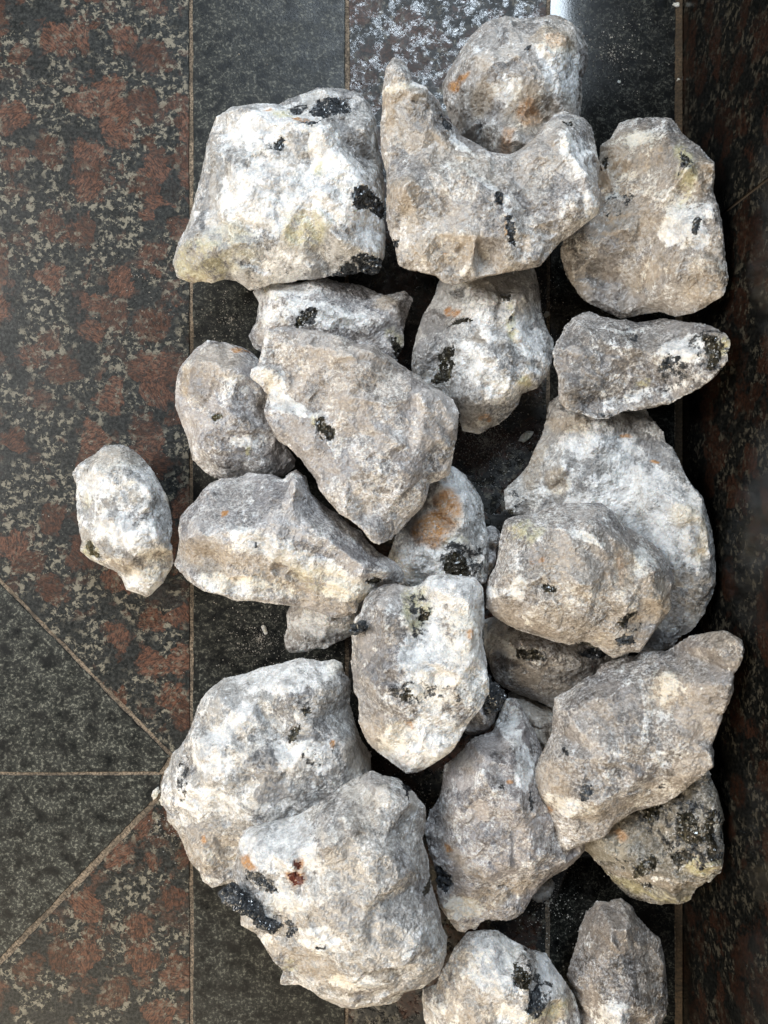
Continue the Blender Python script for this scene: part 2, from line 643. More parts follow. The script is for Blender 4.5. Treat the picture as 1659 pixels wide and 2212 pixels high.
def base_shape(poly, pts, zrim, ztop, zbase, seed, dome, blend, rough=1.0, L=0.0, rv=None):
    """closed shell: outline at rim height, faceted top through pts, rounded underside"""
    rnd = random.Random(seed)
    rv = rv or [0.0] * len(poly)
    ring, rr = resample(poly, .0020, rnd, .00025, rv)
    ring = np.array(ring)
    rp = np.stack([ring[:, 0], ring[:, 1], ring[:, 0] * 0 + seed * .01], 1)
    ring = ring + .00045 * np.stack([fbm(rp * 260 + 3, 3), fbm(rp * 260 + 31, 3)], 1) + .0011 * np.stack([cells(rp * 130), cells(rp * 130 + 9)], 1)
    ring = [tuple(p) for p in ring]
    sx = sum(p[0] for p in ring) / len(ring)
    sy = sum(p[1] for p in ring) / len(ring)
    area2 = sum(ring[i][0] * ring[(i + 1) % len(ring)][1] - ring[(i + 1) % len(ring)][0] * ring[i][1] for i in range(len(ring)))
    if area2 < 0:
        ring.reverse()
        rr.reverse()
    n = len(ring)
    xs = np.array([p[0] for p in ring])
    ys = np.array([p[1] for p in ring])
    # facet net
    tin = [Vector((x, y)) for x, y in ring] + [Vector((x, y)) for x, y, h in pts]
    hh = list(rr) + [h for x, y, h in pts]
    tv, te, tf, ov, oe, of = delaunay_2d_cdt(tin, [(i, (i + 1) % n) for i in range(n)], [], 0, 1e-6)
    th = np.array([hh[o[0]] if o else 0.0 for o in ov])
    tp = np.array([(p.x, p.y) for p in tv])
    tris = np.array([f for f in tf if len(f) == 3])
    # interior sample points: rings + grid
    P = []
    for off in (.0005, .0016, .0034, .0060):
        k = 1 if off < .004 else 2
        for i in range(0, n, k):
            a = np.array(ring[(i + 1) % n]) - np.array(ring[i - 1])
            a = a / (np.linalg.norm(a) + 1e-12)
            P.append((ring[i][0] - a[1] * off, ring[i][1] + a[0] * off, off))
    Q = np.array(P)
    dd = segdist(Q[:, 0], Q[:, 1], ring)
    ok = inpoly(Q[:, 0], Q[:, 1], ring) & (dd > Q[:, 2] * .72)
    Q = Q[ok][:, :2]
    g = .0019
    gx, gy = np.meshgrid(np.arange(xs.min(), xs.max(), g), np.arange(ys.min(), ys.max(), g))
    gx = gx.ravel() + _rs.uniform(-.0005, .0005, gx.size)
    gy = gy.ravel() + _rs.uniform(-.0005, .0005, gy.size)
    ins = inpoly(gx, gy, ring)
    gx, gy = gx[ins], gy[ins]
    dd = segdist(gx, gy, ring)
    gx, gy = gx[dd > .0078], gy[dd > .0078]
    S = np.concatenate([np.stack([xs, ys], 1), Q, np.stack([gx, gy], 1)])
    vv, ee, ff, ov, oe, of = delaunay_2d_cdt([Vector((x, y)) for x, y in S], [(i, (i + 1) % n) for i in range(n)], [], 1, 1e-7)
    V = np.array([(p.x, p.y) for p in vv])
    isring = np.array([bool(o) and min(o) < n for o in ov])
    F = [f for f in ff if len(f) == 3]
    # facet heights
    H = np.zeros(len(V))
    for a, b, c in tris:
        pa, pb, pc = tp[a], tp[b], tp[c]
        den = (pb[1] - pc[1]) * (pa[0] - pc[0]) + (pc[0] - pb[0]) * (pa[1] - pc[1])
        if abs(den) < 1e-14:
            continue
        l1 = ((pb[1] - pc[1]) * (V[:, 0] - pc[0]) + (pc[0] - pb[0]) * (V[:, 1] - pc[1])) / den
        l2 = ((pc[1] - pa[1]) * (V[:, 0] - pc[0]) + (pa[0] - pc[0]) * (V[:, 1] - pc[1])) / den
        l3 = 1 - l1 - l2
        m = (l1 > -1e-6) & (l2 > -1e-6) & (l3 > -1e-6)
        H[m] = (l1 * th[a] + l2 * th[b] + l3 * th[c])[m]
    d = segdist(V[:, 0], V[:, 1], ring)
    d[isring] = 0
    p3 = np.stack([V[:, 0], V[:, 1], V[:, 0] * 0 + seed * .37], 1)
    dj = d * (1 + .35 * cells(p3 * 38 + 4))
    dm = .45 * np.clip(dj / (dome * .35), 0, 1) + .55 * np.clip(dj / dome, 0, 1)
    db = np.clip(d / .030, 0, 1) ** .8
    tl = np.clip((V[:, 0] - (XW - .060)) / .060, 0, 1)
    rimz = zrim + L * tl * tl * (3 - 2 * tl) + .007 * gnoise(np.stack([V[:, 0] * 22 + seed, V[:, 1] * 22, V[:, 0] * 0 + seed], 1))
    zt = rimz + (ztop - zrim) * (blend * dm + (1 - blend) * H)
    wq = np.stack([gnoise(p3 * 45 + 5), gnoise(p3 * 45 + 25), 0 * V[:, 0]], 1)
    stp = .0042 * cells(p3 * 24 + wq * .10) + .0018 * cells(p3 * 62 + wq * .2 + 7)
    zt = zt + stp * np.clip(d / .003, 0, 1) * rough
    KH = (ztop - zrim) * (1 - blend)
    zb = rimz + KH * H * (1 - db) - (zrim - zbase) * db
    zt = np.maximum(zt, zb + .004 * np.clip(d / .004, 0, 1))
    rimz = rimz + KH * H
    N = len(V)
    bot = np.arange(N) + N
    bot[isring] = np.arange(N)[isring]
    verts = [(V[i, 0], V[i, 1], zt[i] if not isring[i] else rimz[i]) for i in range(N)] + \
            [(V[i, 0], V[i, 1], zb[i]) for i in range(N)]
    faces = [tuple(f) for f in F] + [tuple(int(bot[k]) for k in reversed(f)) for f in F]
    return verts, faces


def faceted(verts, faces, seed, nf, amp):
    """rough the shell up, then knock it down to a few hundred broken flat faces"""
    co, nr, q = remeshed(verts, faces, .0019)
    s = np.array([seed * 2.1, seed * 1.3, seed * .9])
    d = amp * (.0026 * cells(co * 34 + s) + .0022 * cells(co * 75 + s))
    top = np.clip(nr[:, 2] * 1.2, 0, 1)[:, None]               # keep the traced outline crisp
    co = co + nr * np.array([.25, .25, 1.0]) * d[:, None] * (.25 + top)
    me = bpy.data.meshes.new('tmp')
    me.from_pydata(co.tolist(), [], q.tolist())
    o = bpy.data.objects.new('tmp', me)
    COL.objects.link(o)
    md = o.modifiers.new('d', 'DECIMATE')
    md.ratio = min(1.0, nf / (2.0 * len(q)))
    dg = bpy.context.evaluated_depsgraph_get()
    m2 = bpy.data.meshes.new_from_object(o.evaluated_get(dg))
    v = [tuple(p.co) for p in m2.vertices]
    f = [tuple(p.vertices) for p in m2.polygons]
    bpy.data.objects.remove(o)
    bpy.data.meshes.remove(me)
    bpy.data.meshes.remove(m2)
    return v, f


def remeshed(verts, faces, vox):
    me = bpy.data.meshes.new('tmp')
    me.from_pydata(verts, [], faces)
    o = bpy.data.objects.new('tmp', me)
    COL.objects.link(o)
    md = o.modifiers.new('r', 'REMESH')
    md.mode = 'VOXEL'
    md.voxel_size = vox
    md.adaptivity = 0
    dg = bpy.context.evaluated_depsgraph_get()
    m2 = bpy.data.meshes.new_from_object(o.evaluated_get(dg))
    bpy.data.objects.remove(o)
    bpy.data.meshes.remove(me)
    nv = len(m2.vertices)
    co = np.empty(nv * 3)
    m2.vertices.foreach_get('co', co)
    co = co.reshape(-1, 3)
    nr = np.empty(nv * 3)
    m2.vertices.foreach_get('normal', nr)
    nr = nr.reshape(-1, 3)
    nf = len(m2.polygons)
    fv = np.empty(nf * 4, np.int32)
    m2.polygons.foreach_get('vertices', fv) if len(m2.loops) == nf * 4 else None
    if len(m2.loops) != nf * 4:
        raise RuntimeError('remesh gave mixed faces')
    bpy.data.meshes.remove(m2)
    return co, nr, fv.reshape(-1, 4)


def make_mesh(name, co, quads, mat, attrs=None, smooth=True):
    used, inv = np.unique(quads.ravel(), return_inverse=True)
    co = co[used]
    q = inv.reshape(-1, 4)
    me = bpy.data.meshes.new(name)
    me.vertices.add(len(co))
    me.vertices.foreach_set('co', co.astype(np.float32).ravel())
    me.loops.add(len(q) * 4)
    me.loops.foreach_set('vertex_index', q.astype(np.int32).ravel())
    me.polygons.add(len(q))
    me.polygons.foreach_set('loop_start', np.arange(0, len(q) * 4, 4, dtype=np.int32))
    me.polygons.foreach_set('use_smooth', np.full(len(q), smooth))
    me.materials.append(mat)
    for k, arr in (attrs or {}).items():
        a = me.attributes.new(k, 'FLOAT_COLOR', 'POINT')
        a.data.foreach_set('color', arr[used].astype(np.float32).ravel())
    me.update(calc_edges=True)
    me.validate()
    return me


GROUP = 'rough quartz and feldspar rocks piled on the granite floor'


def rock(zr, outline, pts, rim, top, base, seed, mat, label, zones=(), dark=(), dome=.016, blend=.40,
         amp=1.0, chip=1.0, facets=640, extra=(), kindname='rock', grouped=True):
    dome, blend = dome * .40, blend * .32
    rim, top = rim + .30 * (top - rim), top + .010
    # right-hand vertices must stand clear of the wall: the rock leans on it
    L = 0.0
    for x, y in outline:
        dx = ZR[zr][0] + x * ZR[zr][2] - 829.5
        if dx * MP > XW:
            L = max(L, CAM_H * (1 - XW / (dx * MP)) - rim + .004)
    rr_ = random.Random(seed * 7 + 1)
    nk = 6
    anch = [rr_.choice((0, .05, .15, .4, .6, .7) if base > .005 else (0, 0, .08, .18, .25)) for _ in range(nk)]
    rv, per = [], 0.0
    tot = sum(math.dist(outline[i], outline[(i + 1) % len(outline)]) for i in range(len(outline)))
    for i in range(len(outline)):
        u = per / tot * nk
        a_, f_ = int(u) % nk, u - int(u)
        f_ = min(1, max(0, (f_ - .25) / .5))
        rv.append(anch[a_] * (1 - f_) + anch[(a_ + 1) % nk] * f_)
        per += math.dist(outline[i], outline[(i + 1) % len(outline)])
    KH = (top - rim) * (1 - blend)
    poly = [atl(zr, x, y, rim + KH * r_, L) for (x, y), r_ in zip(outline, rv)]
    ip = [(*atl(zr, x, y, rim + (top - rim) * h, L), h) for x, y, h in pts]
    keep = inpoly(np.array([p[0] for p in ip]), np.array([p[1] for p in ip]), poly) & \
        (segdist(np.array([p[0] for p in ip]), np.array([p[1] for p in ip]), poly) > .003)
    ip = [p for p, k in zip(ip, keep) if k]
    ox = sum(p[0] for p in poly) / len(poly)
    oy = sum(p[1] for p in poly) / len(poly)
    verts, faces = base_shape(poly, ip, rim, top, base, seed, dome, blend, amp, L, rv)
    span = math.sqrt((max(p[0] for p in poly) - min(p[0] for p in poly)) * (max(p[1] for p in poly) - min(p[1] for p in poly)))
    verts, faces = faceted(verts, faces, seed, facets * (.2 + (span / .13) ** 2 * .8), amp)
    co, nr, q = remeshed(verts, faces, VOX)
    s = np.array([seed * 3.17, seed * 1.91, seed * .77])
    # fracture relief, coarse to fine
    wob = np.stack([gnoise(co * 60 + s + 5), gnoise(co * 60 + s + 55), gnoise(co * 60 + s + 95)], 1)
    rgh = np.clip(.55 + .9 * gnoise(co * 30 + s + 71), .15, 1.2)      # smooth cleavage next to crumbly parts
    d = .00095 * chip * rgh * cells(co * 120 + s * 1.3 + wob * .3)
    d += .00060 * chip * rgh * cells(co * 250 + s * 1.7 + wob * .3)
    d += .00042 * cells(co * 470 + s)
    d += .00016 * fbm(co * 500 + s, 2, .6)
    co2 = co + nr * d[:, None] * np.array([.6, .6, 1.0])
    co2[:, 2] = np.maximum(co2[:, 2], .0006)
    co2[:, 0] = np.minimum(co2[:, 0], XW - .0005)
    co = co2
    # zones
    za = np.zeros((len(co), 4))
    zb = np.zeros((len(co), 4))
    zb[:, 3] = 1
    wx = .0035 * fbm(co * 70 + s + 3, 4)
    wy = .0035 * fbm(co * 70 + s + 33, 4)
    X, Yw = co[:, 0] + wx, co[:, 1] + wy
    zm = top * .75 + rim * .25
    for z in zones:
        kind, cx, cy, rx, ry = z[:5]
        ang = math.radians(z[5]) if len(z) > 5 else 0
        st = z[6] if len(z) > 6 else 1.0
        u, v_ = atl(zr, cx, cy, zm, L)
        sc_ = ZR[zr][2] * MP * (CAM_H - zm) / CAM_H
        ca, sa = math.cos(ang), -math.sin(ang)
        dx, dy = X - u, Yw - v_
        e1 = (dx * ca + dy * sa) / (rx * sc_ * 1.15)
        e2 = (-dx * sa + dy * ca) / (ry * sc_ * 1.15)
        r = np.sqrt(e1 ** 2 + e2 ** 2)
        m = np.clip((1.25 - r) / .5, 0, 1) * st
        arr, ch = {'W': (za, 0), 'C': (za, 1), 'R': (za, 2), 'Y': (za, 3), 'K': (zb, 0), 'G': (zb, 1)}[kind]
        arr[:, ch] = np.maximum(arr[:, ch], m)
    org = np.array([ox, oy, 0.0])
    part = np.zeros(len(q), np.int32)
    dmeta = []
    fc = co[q].mean(1)
    fx = fc[:, 0] + .0012 * fbm(fc * 260 + s, 3)
    fy = fc[:, 1] + .0012 * fbm(fc * 260 + s + 40, 3)
    for k, dk in enumerate(dark):
        mt, pl = dk
        px_ = [p[0] for p in pl]
        py_ = [p[1] for p in pl]
        u, v_ = atl(zr, (min(px_) + max(px_)) / 2, (min(py_) + max(py_)) / 2, zm, L)
        sc_ = ZR[zr][2] * MP * (CAM_H - zm) / CAM_H
        hw, hh2 = (max(px_) - min(px_)) * .5 * sc_ * 1.35 + .001, (max(py_) - min(py_)) * .5 * sc_ * 1.35 + .001
        rr = np.sqrt(((X - u) / hw) ** 2 + ((Yw - v_) / hh2) ** 2)
        zb[:, 0] = np.maximum(zb[:, 0], .42 * np.clip((1.3 - rr) / .6, 0, 1))
        pp = [atl(zr, x, y, zm, L) for x, y in pl]
        bb = np.array(pp)
        near = (fx > bb[:, 0].min()) & (fx < bb[:, 0].max()) & (fy > bb[:, 1].min()) & (fy < bb[:, 1].max()) & (fc[:, 2] > rim * .55)
        idx = np.nonzero(near)[0]
        m = inpoly(fx[idx], fy[idx], pp)
        idx = idx[m]
        # leave pale specks standing in the patch
        spk = gnoise(fc[idx] * 420 + s) > .42
        idx = idx[~(spk & (gnoise(fc[idx] * 90 + s) > .2))]
        part[idx] = k + 1
        dmeta.append(mt)
    # every separate island of a dark patch is a piece of its own; crumbs go back to the body
    ids, metas = 0, []
    newpart = np.zeros(len(q), np.int32)
    for k in range(len(dark)):
        fi = np.nonzero(part == k + 1)[0]
        v2f = {}
        for f in fi:
            for vtx in q[f]:
                v2f.setdefault(int(vtx), []).append(int(f))
        left = set(int(f) for f in fi)
        while left:
            st = [left.pop()]
            comp = [st[0]]
            while st:
                f = st.pop()
                for vtx in q[f]:
                    for g2 in v2f[int(vtx)]:
                        if g2 in left:
                            left.discard(g2)
                            st.append(g2)
                            comp.append(g2)
            if len(comp) >= 22:
                ids += 1
                newpart[comp] = ids
                metas.append(dmeta[k])
            else:
                zb[q[comp].ravel(), 0] = 1.0
    part, dmeta, ndark = newpart, metas, ids
    # crystals: sharpen relief in the dark patches
    for k in range(ndark):
        vi = np.unique(q[part == k + 1].ravel())
        if len(vi):
            co[vi] += nr[vi] * (.0018 * cells(co[vi] * np.array([150, 330, 200]) + s) - .0004)[:, None]
    co = co - org
    attrs = {'zone_a': za, 'zone_b': zb}
    need = bool(extra) or ndark > 0
    if need:
        root = bpy.data.objects.new(kindname, None)
        root.empty_display_size = .03
        COL.objects.link(root)
        root.location = org
        bo = bpy.data.objects.new('stone_body', make_mesh('stone_body', co, q[part == 0], mat, attrs, False))
        COL.objects.link(bo)
        bo.parent = root
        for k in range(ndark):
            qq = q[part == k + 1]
            pn = 'garnet_spot' if dmeta[k] is M_GARNET else 'mica_or_shade_patch'
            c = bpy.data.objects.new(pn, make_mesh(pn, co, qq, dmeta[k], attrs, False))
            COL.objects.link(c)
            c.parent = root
        for ex in extra:
            ename, emat, eol, ept, er, et, eb = ex
            epoly = [at(zr, x, y, er) for x, y in eol]
            eip = [(*at(zr, x, y, et), h) for x, y, h in ept]
            v2, f2 = base_shape(epoly, eip, er, et, eb, seed + 50, .006, .6)
            c2, n2, q2 = remeshed(v2, f2, .0009)
            c2 = c2 + n2 * (.0022 * cells(c2 * np.array([90, 210, 140]) + s) + .0012 * cells(c2 * 330 + s) + .0012 * fbm(c2 * 60 + s, 3))[:, None]
            c2[:, 2] = np.maximum(c2[:, 2], .0006)
            c = bpy.data.objects.new(ename, make_mesh(ename, c2 - org, q2, emat, None, False))
            COL.objects.link(c)
            c.parent = root
    else:
        root = bpy.data.objects.new(kindname, make_mesh(kindname, co, q, mat, attrs, False))
        COL.objects.link(root)
        root.location = org
    root['label'] = label
    root['category'] = 'rock'
    if grouped:
        root['group'] = GROUP
    return root


# tones (linear base colours)
LIL = (.40, .385, .385)
GRY = (.42, .415, .405)
WRM = (.41, .385, .36)
BRN = (.32, .295, .27)
SMK = (.20, .185, .15)
K1, K2, K3 = M_MICA, M_MICAO, M_MICAS

exec_rocks = []
# ---- 1 large squarish block, upper left
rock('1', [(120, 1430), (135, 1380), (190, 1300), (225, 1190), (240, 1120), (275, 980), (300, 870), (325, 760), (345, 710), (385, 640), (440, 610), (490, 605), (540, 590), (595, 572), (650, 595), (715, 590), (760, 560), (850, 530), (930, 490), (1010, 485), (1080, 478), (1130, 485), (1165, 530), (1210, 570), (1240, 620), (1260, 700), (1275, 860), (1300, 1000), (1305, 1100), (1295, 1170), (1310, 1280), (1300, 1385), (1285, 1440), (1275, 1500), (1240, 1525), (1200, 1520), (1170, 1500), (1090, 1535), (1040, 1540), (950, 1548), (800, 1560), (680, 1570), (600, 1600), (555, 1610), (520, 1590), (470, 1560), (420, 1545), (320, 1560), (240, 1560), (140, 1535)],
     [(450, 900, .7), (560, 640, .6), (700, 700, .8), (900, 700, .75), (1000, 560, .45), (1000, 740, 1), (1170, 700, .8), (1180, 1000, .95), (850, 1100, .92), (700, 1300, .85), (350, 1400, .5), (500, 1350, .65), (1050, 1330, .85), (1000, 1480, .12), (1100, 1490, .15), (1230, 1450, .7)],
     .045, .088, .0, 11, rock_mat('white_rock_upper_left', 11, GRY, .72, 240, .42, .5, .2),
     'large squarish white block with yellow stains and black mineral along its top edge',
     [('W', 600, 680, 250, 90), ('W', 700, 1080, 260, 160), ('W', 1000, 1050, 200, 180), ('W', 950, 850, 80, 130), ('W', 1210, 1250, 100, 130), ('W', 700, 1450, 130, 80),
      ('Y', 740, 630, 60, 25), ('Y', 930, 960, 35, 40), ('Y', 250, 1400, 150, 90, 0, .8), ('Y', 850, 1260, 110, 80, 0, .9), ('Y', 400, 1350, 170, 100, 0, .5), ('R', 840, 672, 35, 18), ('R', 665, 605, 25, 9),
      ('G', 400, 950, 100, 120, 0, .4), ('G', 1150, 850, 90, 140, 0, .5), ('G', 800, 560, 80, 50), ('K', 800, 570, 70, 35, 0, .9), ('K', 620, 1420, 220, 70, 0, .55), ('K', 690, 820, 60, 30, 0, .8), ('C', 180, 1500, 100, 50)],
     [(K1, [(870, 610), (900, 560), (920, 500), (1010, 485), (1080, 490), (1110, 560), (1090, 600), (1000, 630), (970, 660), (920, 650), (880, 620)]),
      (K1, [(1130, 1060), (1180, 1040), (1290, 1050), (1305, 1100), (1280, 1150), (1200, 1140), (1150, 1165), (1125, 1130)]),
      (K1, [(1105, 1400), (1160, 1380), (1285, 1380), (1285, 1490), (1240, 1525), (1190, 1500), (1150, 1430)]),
      (K1, [(900, 1540), (960, 1490), (1080, 1420), (1130, 1430), (1175, 1500), (1090, 1538)]),  # shade of the undercut hollow, painted in with the dark mica colour
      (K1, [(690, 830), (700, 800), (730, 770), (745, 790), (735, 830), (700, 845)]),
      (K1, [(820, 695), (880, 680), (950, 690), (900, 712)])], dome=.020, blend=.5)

# ---- 2 rounded block at the top, behind the notched one
rock('2', [(285, 370), (290, 330), (310, 280), (330, 255), (360, 215), (385, 180), (420, 130), (460, 90), (520, 70), (570, 65), (620, 80), (680, 75), (740, 60), (790, 65), (830, 100), (870, 140), (890, 190), (900, 240), (890, 300), (875, 330), (880, 400), (870, 470), (860, 600), (800, 720), (680, 780), (560, 780), (470, 720), (400, 640), (350, 570), (320, 510), (290, 430)],
     [(420, 250, .7), (520, 310, .9), (560, 180, .8), (720, 330, 1), (640, 480, .75), (450, 500, .4), (780, 180, .75), (800, 420, .6), (560, 600, .8), (680, 600, .85), (420, 520, .7)],
     .026, .070, .0, 12, rock_mat('top_rock', 12, WRM, .55, 260, .42, .5, .7),
     'topmost rounded grey and cream rock with orange stains, beside the bright floor reflection',
     [('W', 790, 270, 90, 110), ('C', 770, 160, 80, 60), ('C', 640, 480, 80, 80), ('C', 460, 400, 40, 60), ('R', 355, 300, 32, 20), ('R', 650, 480, 45, 40, 0, .7), ('R', 770, 170, 50, 30, 0, .5), ('R', 560, 590, 25, 50, 0, .6), ('G', 400, 470, 80, 100), ('G', 480, 200, 90, 90, 0, .4), ('W', 560, 390, 60, 40)],
     [(K1, [(622, 228), (655, 198), (662, 215), (635, 248)])], dome=.024)

# ---- 3 top-right rock
rock('2', [(945, 620), (990, 590), (1010, 550), (1035, 510), (1100, 490), (1150, 488), (1200, 492), (1260, 492), (1280, 520), (1305, 560), (1320, 580), (1370, 600), (1420, 650), (1440, 690), (1450, 760), (1440, 800), (1470, 860), (1465, 920), (1475, 1000), (1490, 1080), (1505, 1160), (1500, 1210), (1460, 1260), (1400, 1300), (1330, 1330), (1270, 1340), (1200, 1320), (1130, 1330), (1040, 1340), (980, 1320), (940, 1290), (900, 1280), (870, 1250), (850, 1210), (820, 1170), (790, 1100), (780, 1050), (800, 1000), (860, 960), (900, 880), (930, 820), (930, 720)],
     [(1060, 560, .35), (1100, 640, .65), (1230, 600, .8), (1320, 700, .95), (1200, 880, .95), (1340, 950, 1), (1060, 820, .6), (1000, 1000, .6), (1100, 1060, .55), (1270, 1150, .9), (1400, 1120, .65), (1050, 1220, .08), (950, 1180, .1), (1400, 700, .4)],
     .030, .080, .0, 13, rock_mat('top_right_rock', 13, BRN, .45, 250, .30, .45, .75),
     'tall grey brown rock at upper right with a white patch holding black mica',
     [('W', 1340, 890, 70, 70), ('W', 1290, 970, 60, 40), ('W', 1360, 1000, 40, 50), ('C', 1080, 640, 110, 120), ('C', 1130, 860, 120, 140, 0, .6), ('C', 1420, 700, 30, 80), ('C', 1440, 1150, 60, 80, 0, .8), ('C', 1180, 1130, 80, 50, -30, .7), ('Y', 1310, 720, 30, 110), ('W', 1230, 800, 70, 80, 0, .5), ('W', 1150, 560, 100, 40, 0, .6), ('G', 1220, 610, 60, 90), ('G', 900, 1150, 90, 90), ('K', 1040, 850, 90, 60, 0, .6), ('K', 1300, 700, 25, 60, 0, .8)],
     [(K1, [(1330, 945), (1370, 900), (1388, 920), (1378, 960), (1345, 995), (1320, 975)]),
      (K3, [(1292, 640), (1320, 650), (1325, 700), (1305, 720), (1290, 690)]),
      (K3, [(985, 645), (1003, 620), (1010, 660), (990, 672)])], dome=.022)

# ---- 4 rock under the notched one, centre
rock('4', [(180, 120), (160, 200), (120, 260), (100, 300), (75, 380), (60, 450), (50, 520), (70, 600), (150, 650), (220, 700), (260, 740), (270, 800), (300, 825), (370, 835), (420, 800), (460, 780), (500, 740), (540, 690), (550, 650), (600, 640), (650, 590), (680, 540), (700, 450), (695, 400), (670, 360), (645, 300), (630, 220), (620, 130), (600, 60), (400, 30), (220, 60)],
     [(250, 250, .6), (350, 230, .9), (370, 450, 1), (560, 450, .8), (300, 680, .7), (450, 650, .8), (140, 450, .4), (400, 750, .4), (520, 250, .8), (600, 580, .6)],
     .028, .064, .0, 14, rock_mat('centre_pale_rock', 14, GRY, .75, 260, .32, .55, .25),
     'bluish white rock with a black mica streak, just below the notched rock',
     [('W', 370, 330, 40, 80, -30), ('W', 460, 640, 70, 50), ('W', 600, 400, 70, 70), ('W', 520, 300, 70, 90), ('W', 330, 520, 70, 80, 0, .6), ('R', 235, 270, 28, 20), ('R', 390, 745, 20, 9), ('G', 350, 190, 100, 35), ('G', 130, 450, 60, 100, 0, .7), ('Y', 500, 330, 22, 80, 0, 1), ('K', 500, 330, 14, 70, 0, .7), ('Y', 570, 590, 40, 18), ('C', 350, 760, 80, 30, 0, .5)],
     [(K3, [(175, 470), (210, 435), (245, 440), (240, 520), (225, 580), (165, 595), (145, 570), (185, 540)]),
      (K3, [(205, 352), (240, 322), (300, 303), (332, 325), (260, 337)]),
      (K3, [(455, 205), (495, 200), (495, 225), (465, 228)])], dome=.022)

# ---- 5 notched U-shaped rock
rock('2', [(65, 258), (85, 250), (130, 280), (160, 360), (235, 395), (270, 430), (285, 480), (330, 530), (380, 575), (440, 605), (500, 640), (560, 655), (610, 640), (660, 600), (690, 560), (710, 530), (730, 510), (770, 470), (800, 462), (840, 480), (890, 490), (915, 530), (930, 590), (945, 650), (950, 720), (945, 800), (950, 870), (930, 920), (890, 950), (840, 980), (790, 1010), (740, 1080), (700, 1120), (640, 1140), (560, 1150), (480, 1165), (400, 1185), (340, 1200), (290, 1195), (260, 1160), (200, 1150), (140, 1130), (105, 1125), (90, 1080), (75, 1030), (65, 1000), (50, 930), (50, 800), (40, 700), (20, 640), (20, 560), (30, 450), (30, 380), (45, 310)],
     [(85, 320, .05), (120, 350, .1), (70, 410, .6), (130, 385, .75), (220, 415, .7), (150, 480, .75), (130, 800, .85), (230, 620, .6), (330, 700, .6), (450, 740, .65), (500, 830, .9), (600, 740, .55), (620, 820, .6), (700, 640, .6), (820, 560, .85), (860, 740, .85), (850, 880, .9), (430, 1000, .9), (560, 1000, .9), (300, 1060, .4), (250, 980, .6), (680, 980, .7), (450, 1090, .35)],
     .062, .104, .018, 15, rock_mat('notched_rock', 15, WRM, .5, 260, .36, .6, .6),
     'large pinkish grey rock with a deep curved notch between its two horns',
     [('C', 100, 410, 70, 30), ('C', 60, 480, 25, 60), ('C', 300, 1050, 140, 70), ('C', 130, 820, 60, 60), ('C', 400, 680, 160, 60, 30, .5), ('C', 500, 1120, 180, 50, 0, .5), ('W', 470, 780, 75, 22, 40), ('W', 150, 385, 110, 16), ('W', 350, 575, 70, 22, 40), ('W', 850, 620, 70, 100, 0, .6), ('W', 850, 880, 80, 70, 0, .6), ('W', 560, 880, 20, 60), ('R', 305, 1062, 8, 7), ('R', 520, 855, 14, 9), ('R', 545, 985, 10, 22), ('G', 170, 560, 90, 90, 0, .6), ('G', 420, 930, 70, 60, 0, .6), ('G', 650, 760, 90, 60, 0, .6), ('K', 300, 500, 30, 40, 0, .8), ('Y', 545, 985, 14, 20)],
     [(K1, [(60, 988), (98, 985), (105, 1008), (75, 1014)]), (K1, [(505, 822), (535, 825), (540, 868), (515, 868)]),
      (K1, [(545, 930), (570, 920), (585, 1000), (600, 1045), (570, 1030), (550, 980)]), (K3, [(800, 478), (845, 475), (850, 498), (812, 500)]),
      (K1, [(280, 460), (325, 490), (330, 525), (300, 520)])], dome=.015, blend=.5)

# ---- 6 rock right of the middle, lower of the two behind
rock('4', [(670, 690), (700, 650), (800, 640), (1000, 640), (1110, 690), (1150, 780), (1200, 840), (1240, 900), (1280, 1000), (1330, 1060), (1370, 1130), (1400, 1200), (1420, 1300), (1430, 1430), (1420, 1530), (1400, 1600), (1370, 1660), (1350, 1720), (1270, 1745), (1230, 1800), (1100, 1830), (900, 1750), (700, 1550), (600, 1300), (560, 1195), (490, 1200), (470, 1170), (465, 1090), (500, 1055), (545, 1010), (580, 960), (610, 880), (650, 800)],
     [(760, 780, .6), (740, 900, .7), (900, 860, .75), (900, 1050, .8), (1100, 960, .8), (1150, 1080, .95), (1300, 1220, .85), (1230, 1400, 1), (1050, 1250, .9), (700, 1000, .65), (620, 1080, .3), (530, 1100, .15), (1350, 1500, .6), (1250, 1650, .45)],
     .028, .060, .0, 16, rock_mat('big_right_rock', 16, GRY, .72, 240, .30, .5, .35),
     'big bluish white rock with smooth satin face beneath the long smoky grey rock',
     [('W', 1100, 1150, 220, 130), ('W', 850, 860, 110, 60), ('W', 1250, 1300, 120, 110), ('W', 1000, 900, 100, 80, 0, .6), ('C', 720, 1040, 45, 55), ('C', 780, 780, 70, 40), ('C', 1290, 1190, 60, 40), ('C', 1390, 1300, 30, 90), ('C', 630, 950, 40, 110, 20, .8), ('R', 1030, 835, 22, 12), ('R', 1170, 955, 12, 8), ('G', 850, 1000, 110, 80, 0, .8), ('G', 1370, 1380, 60, 170), ('G', 1250, 1050, 60, 90, -30, .8), ('G', 1200, 1780, 120, 60), ('K', 540, 1130, 50, 50, 0, .6)],
     [(K3, [(500, 1170), (530, 1165), (535, 1195), (505, 1200)])], dome=.026)

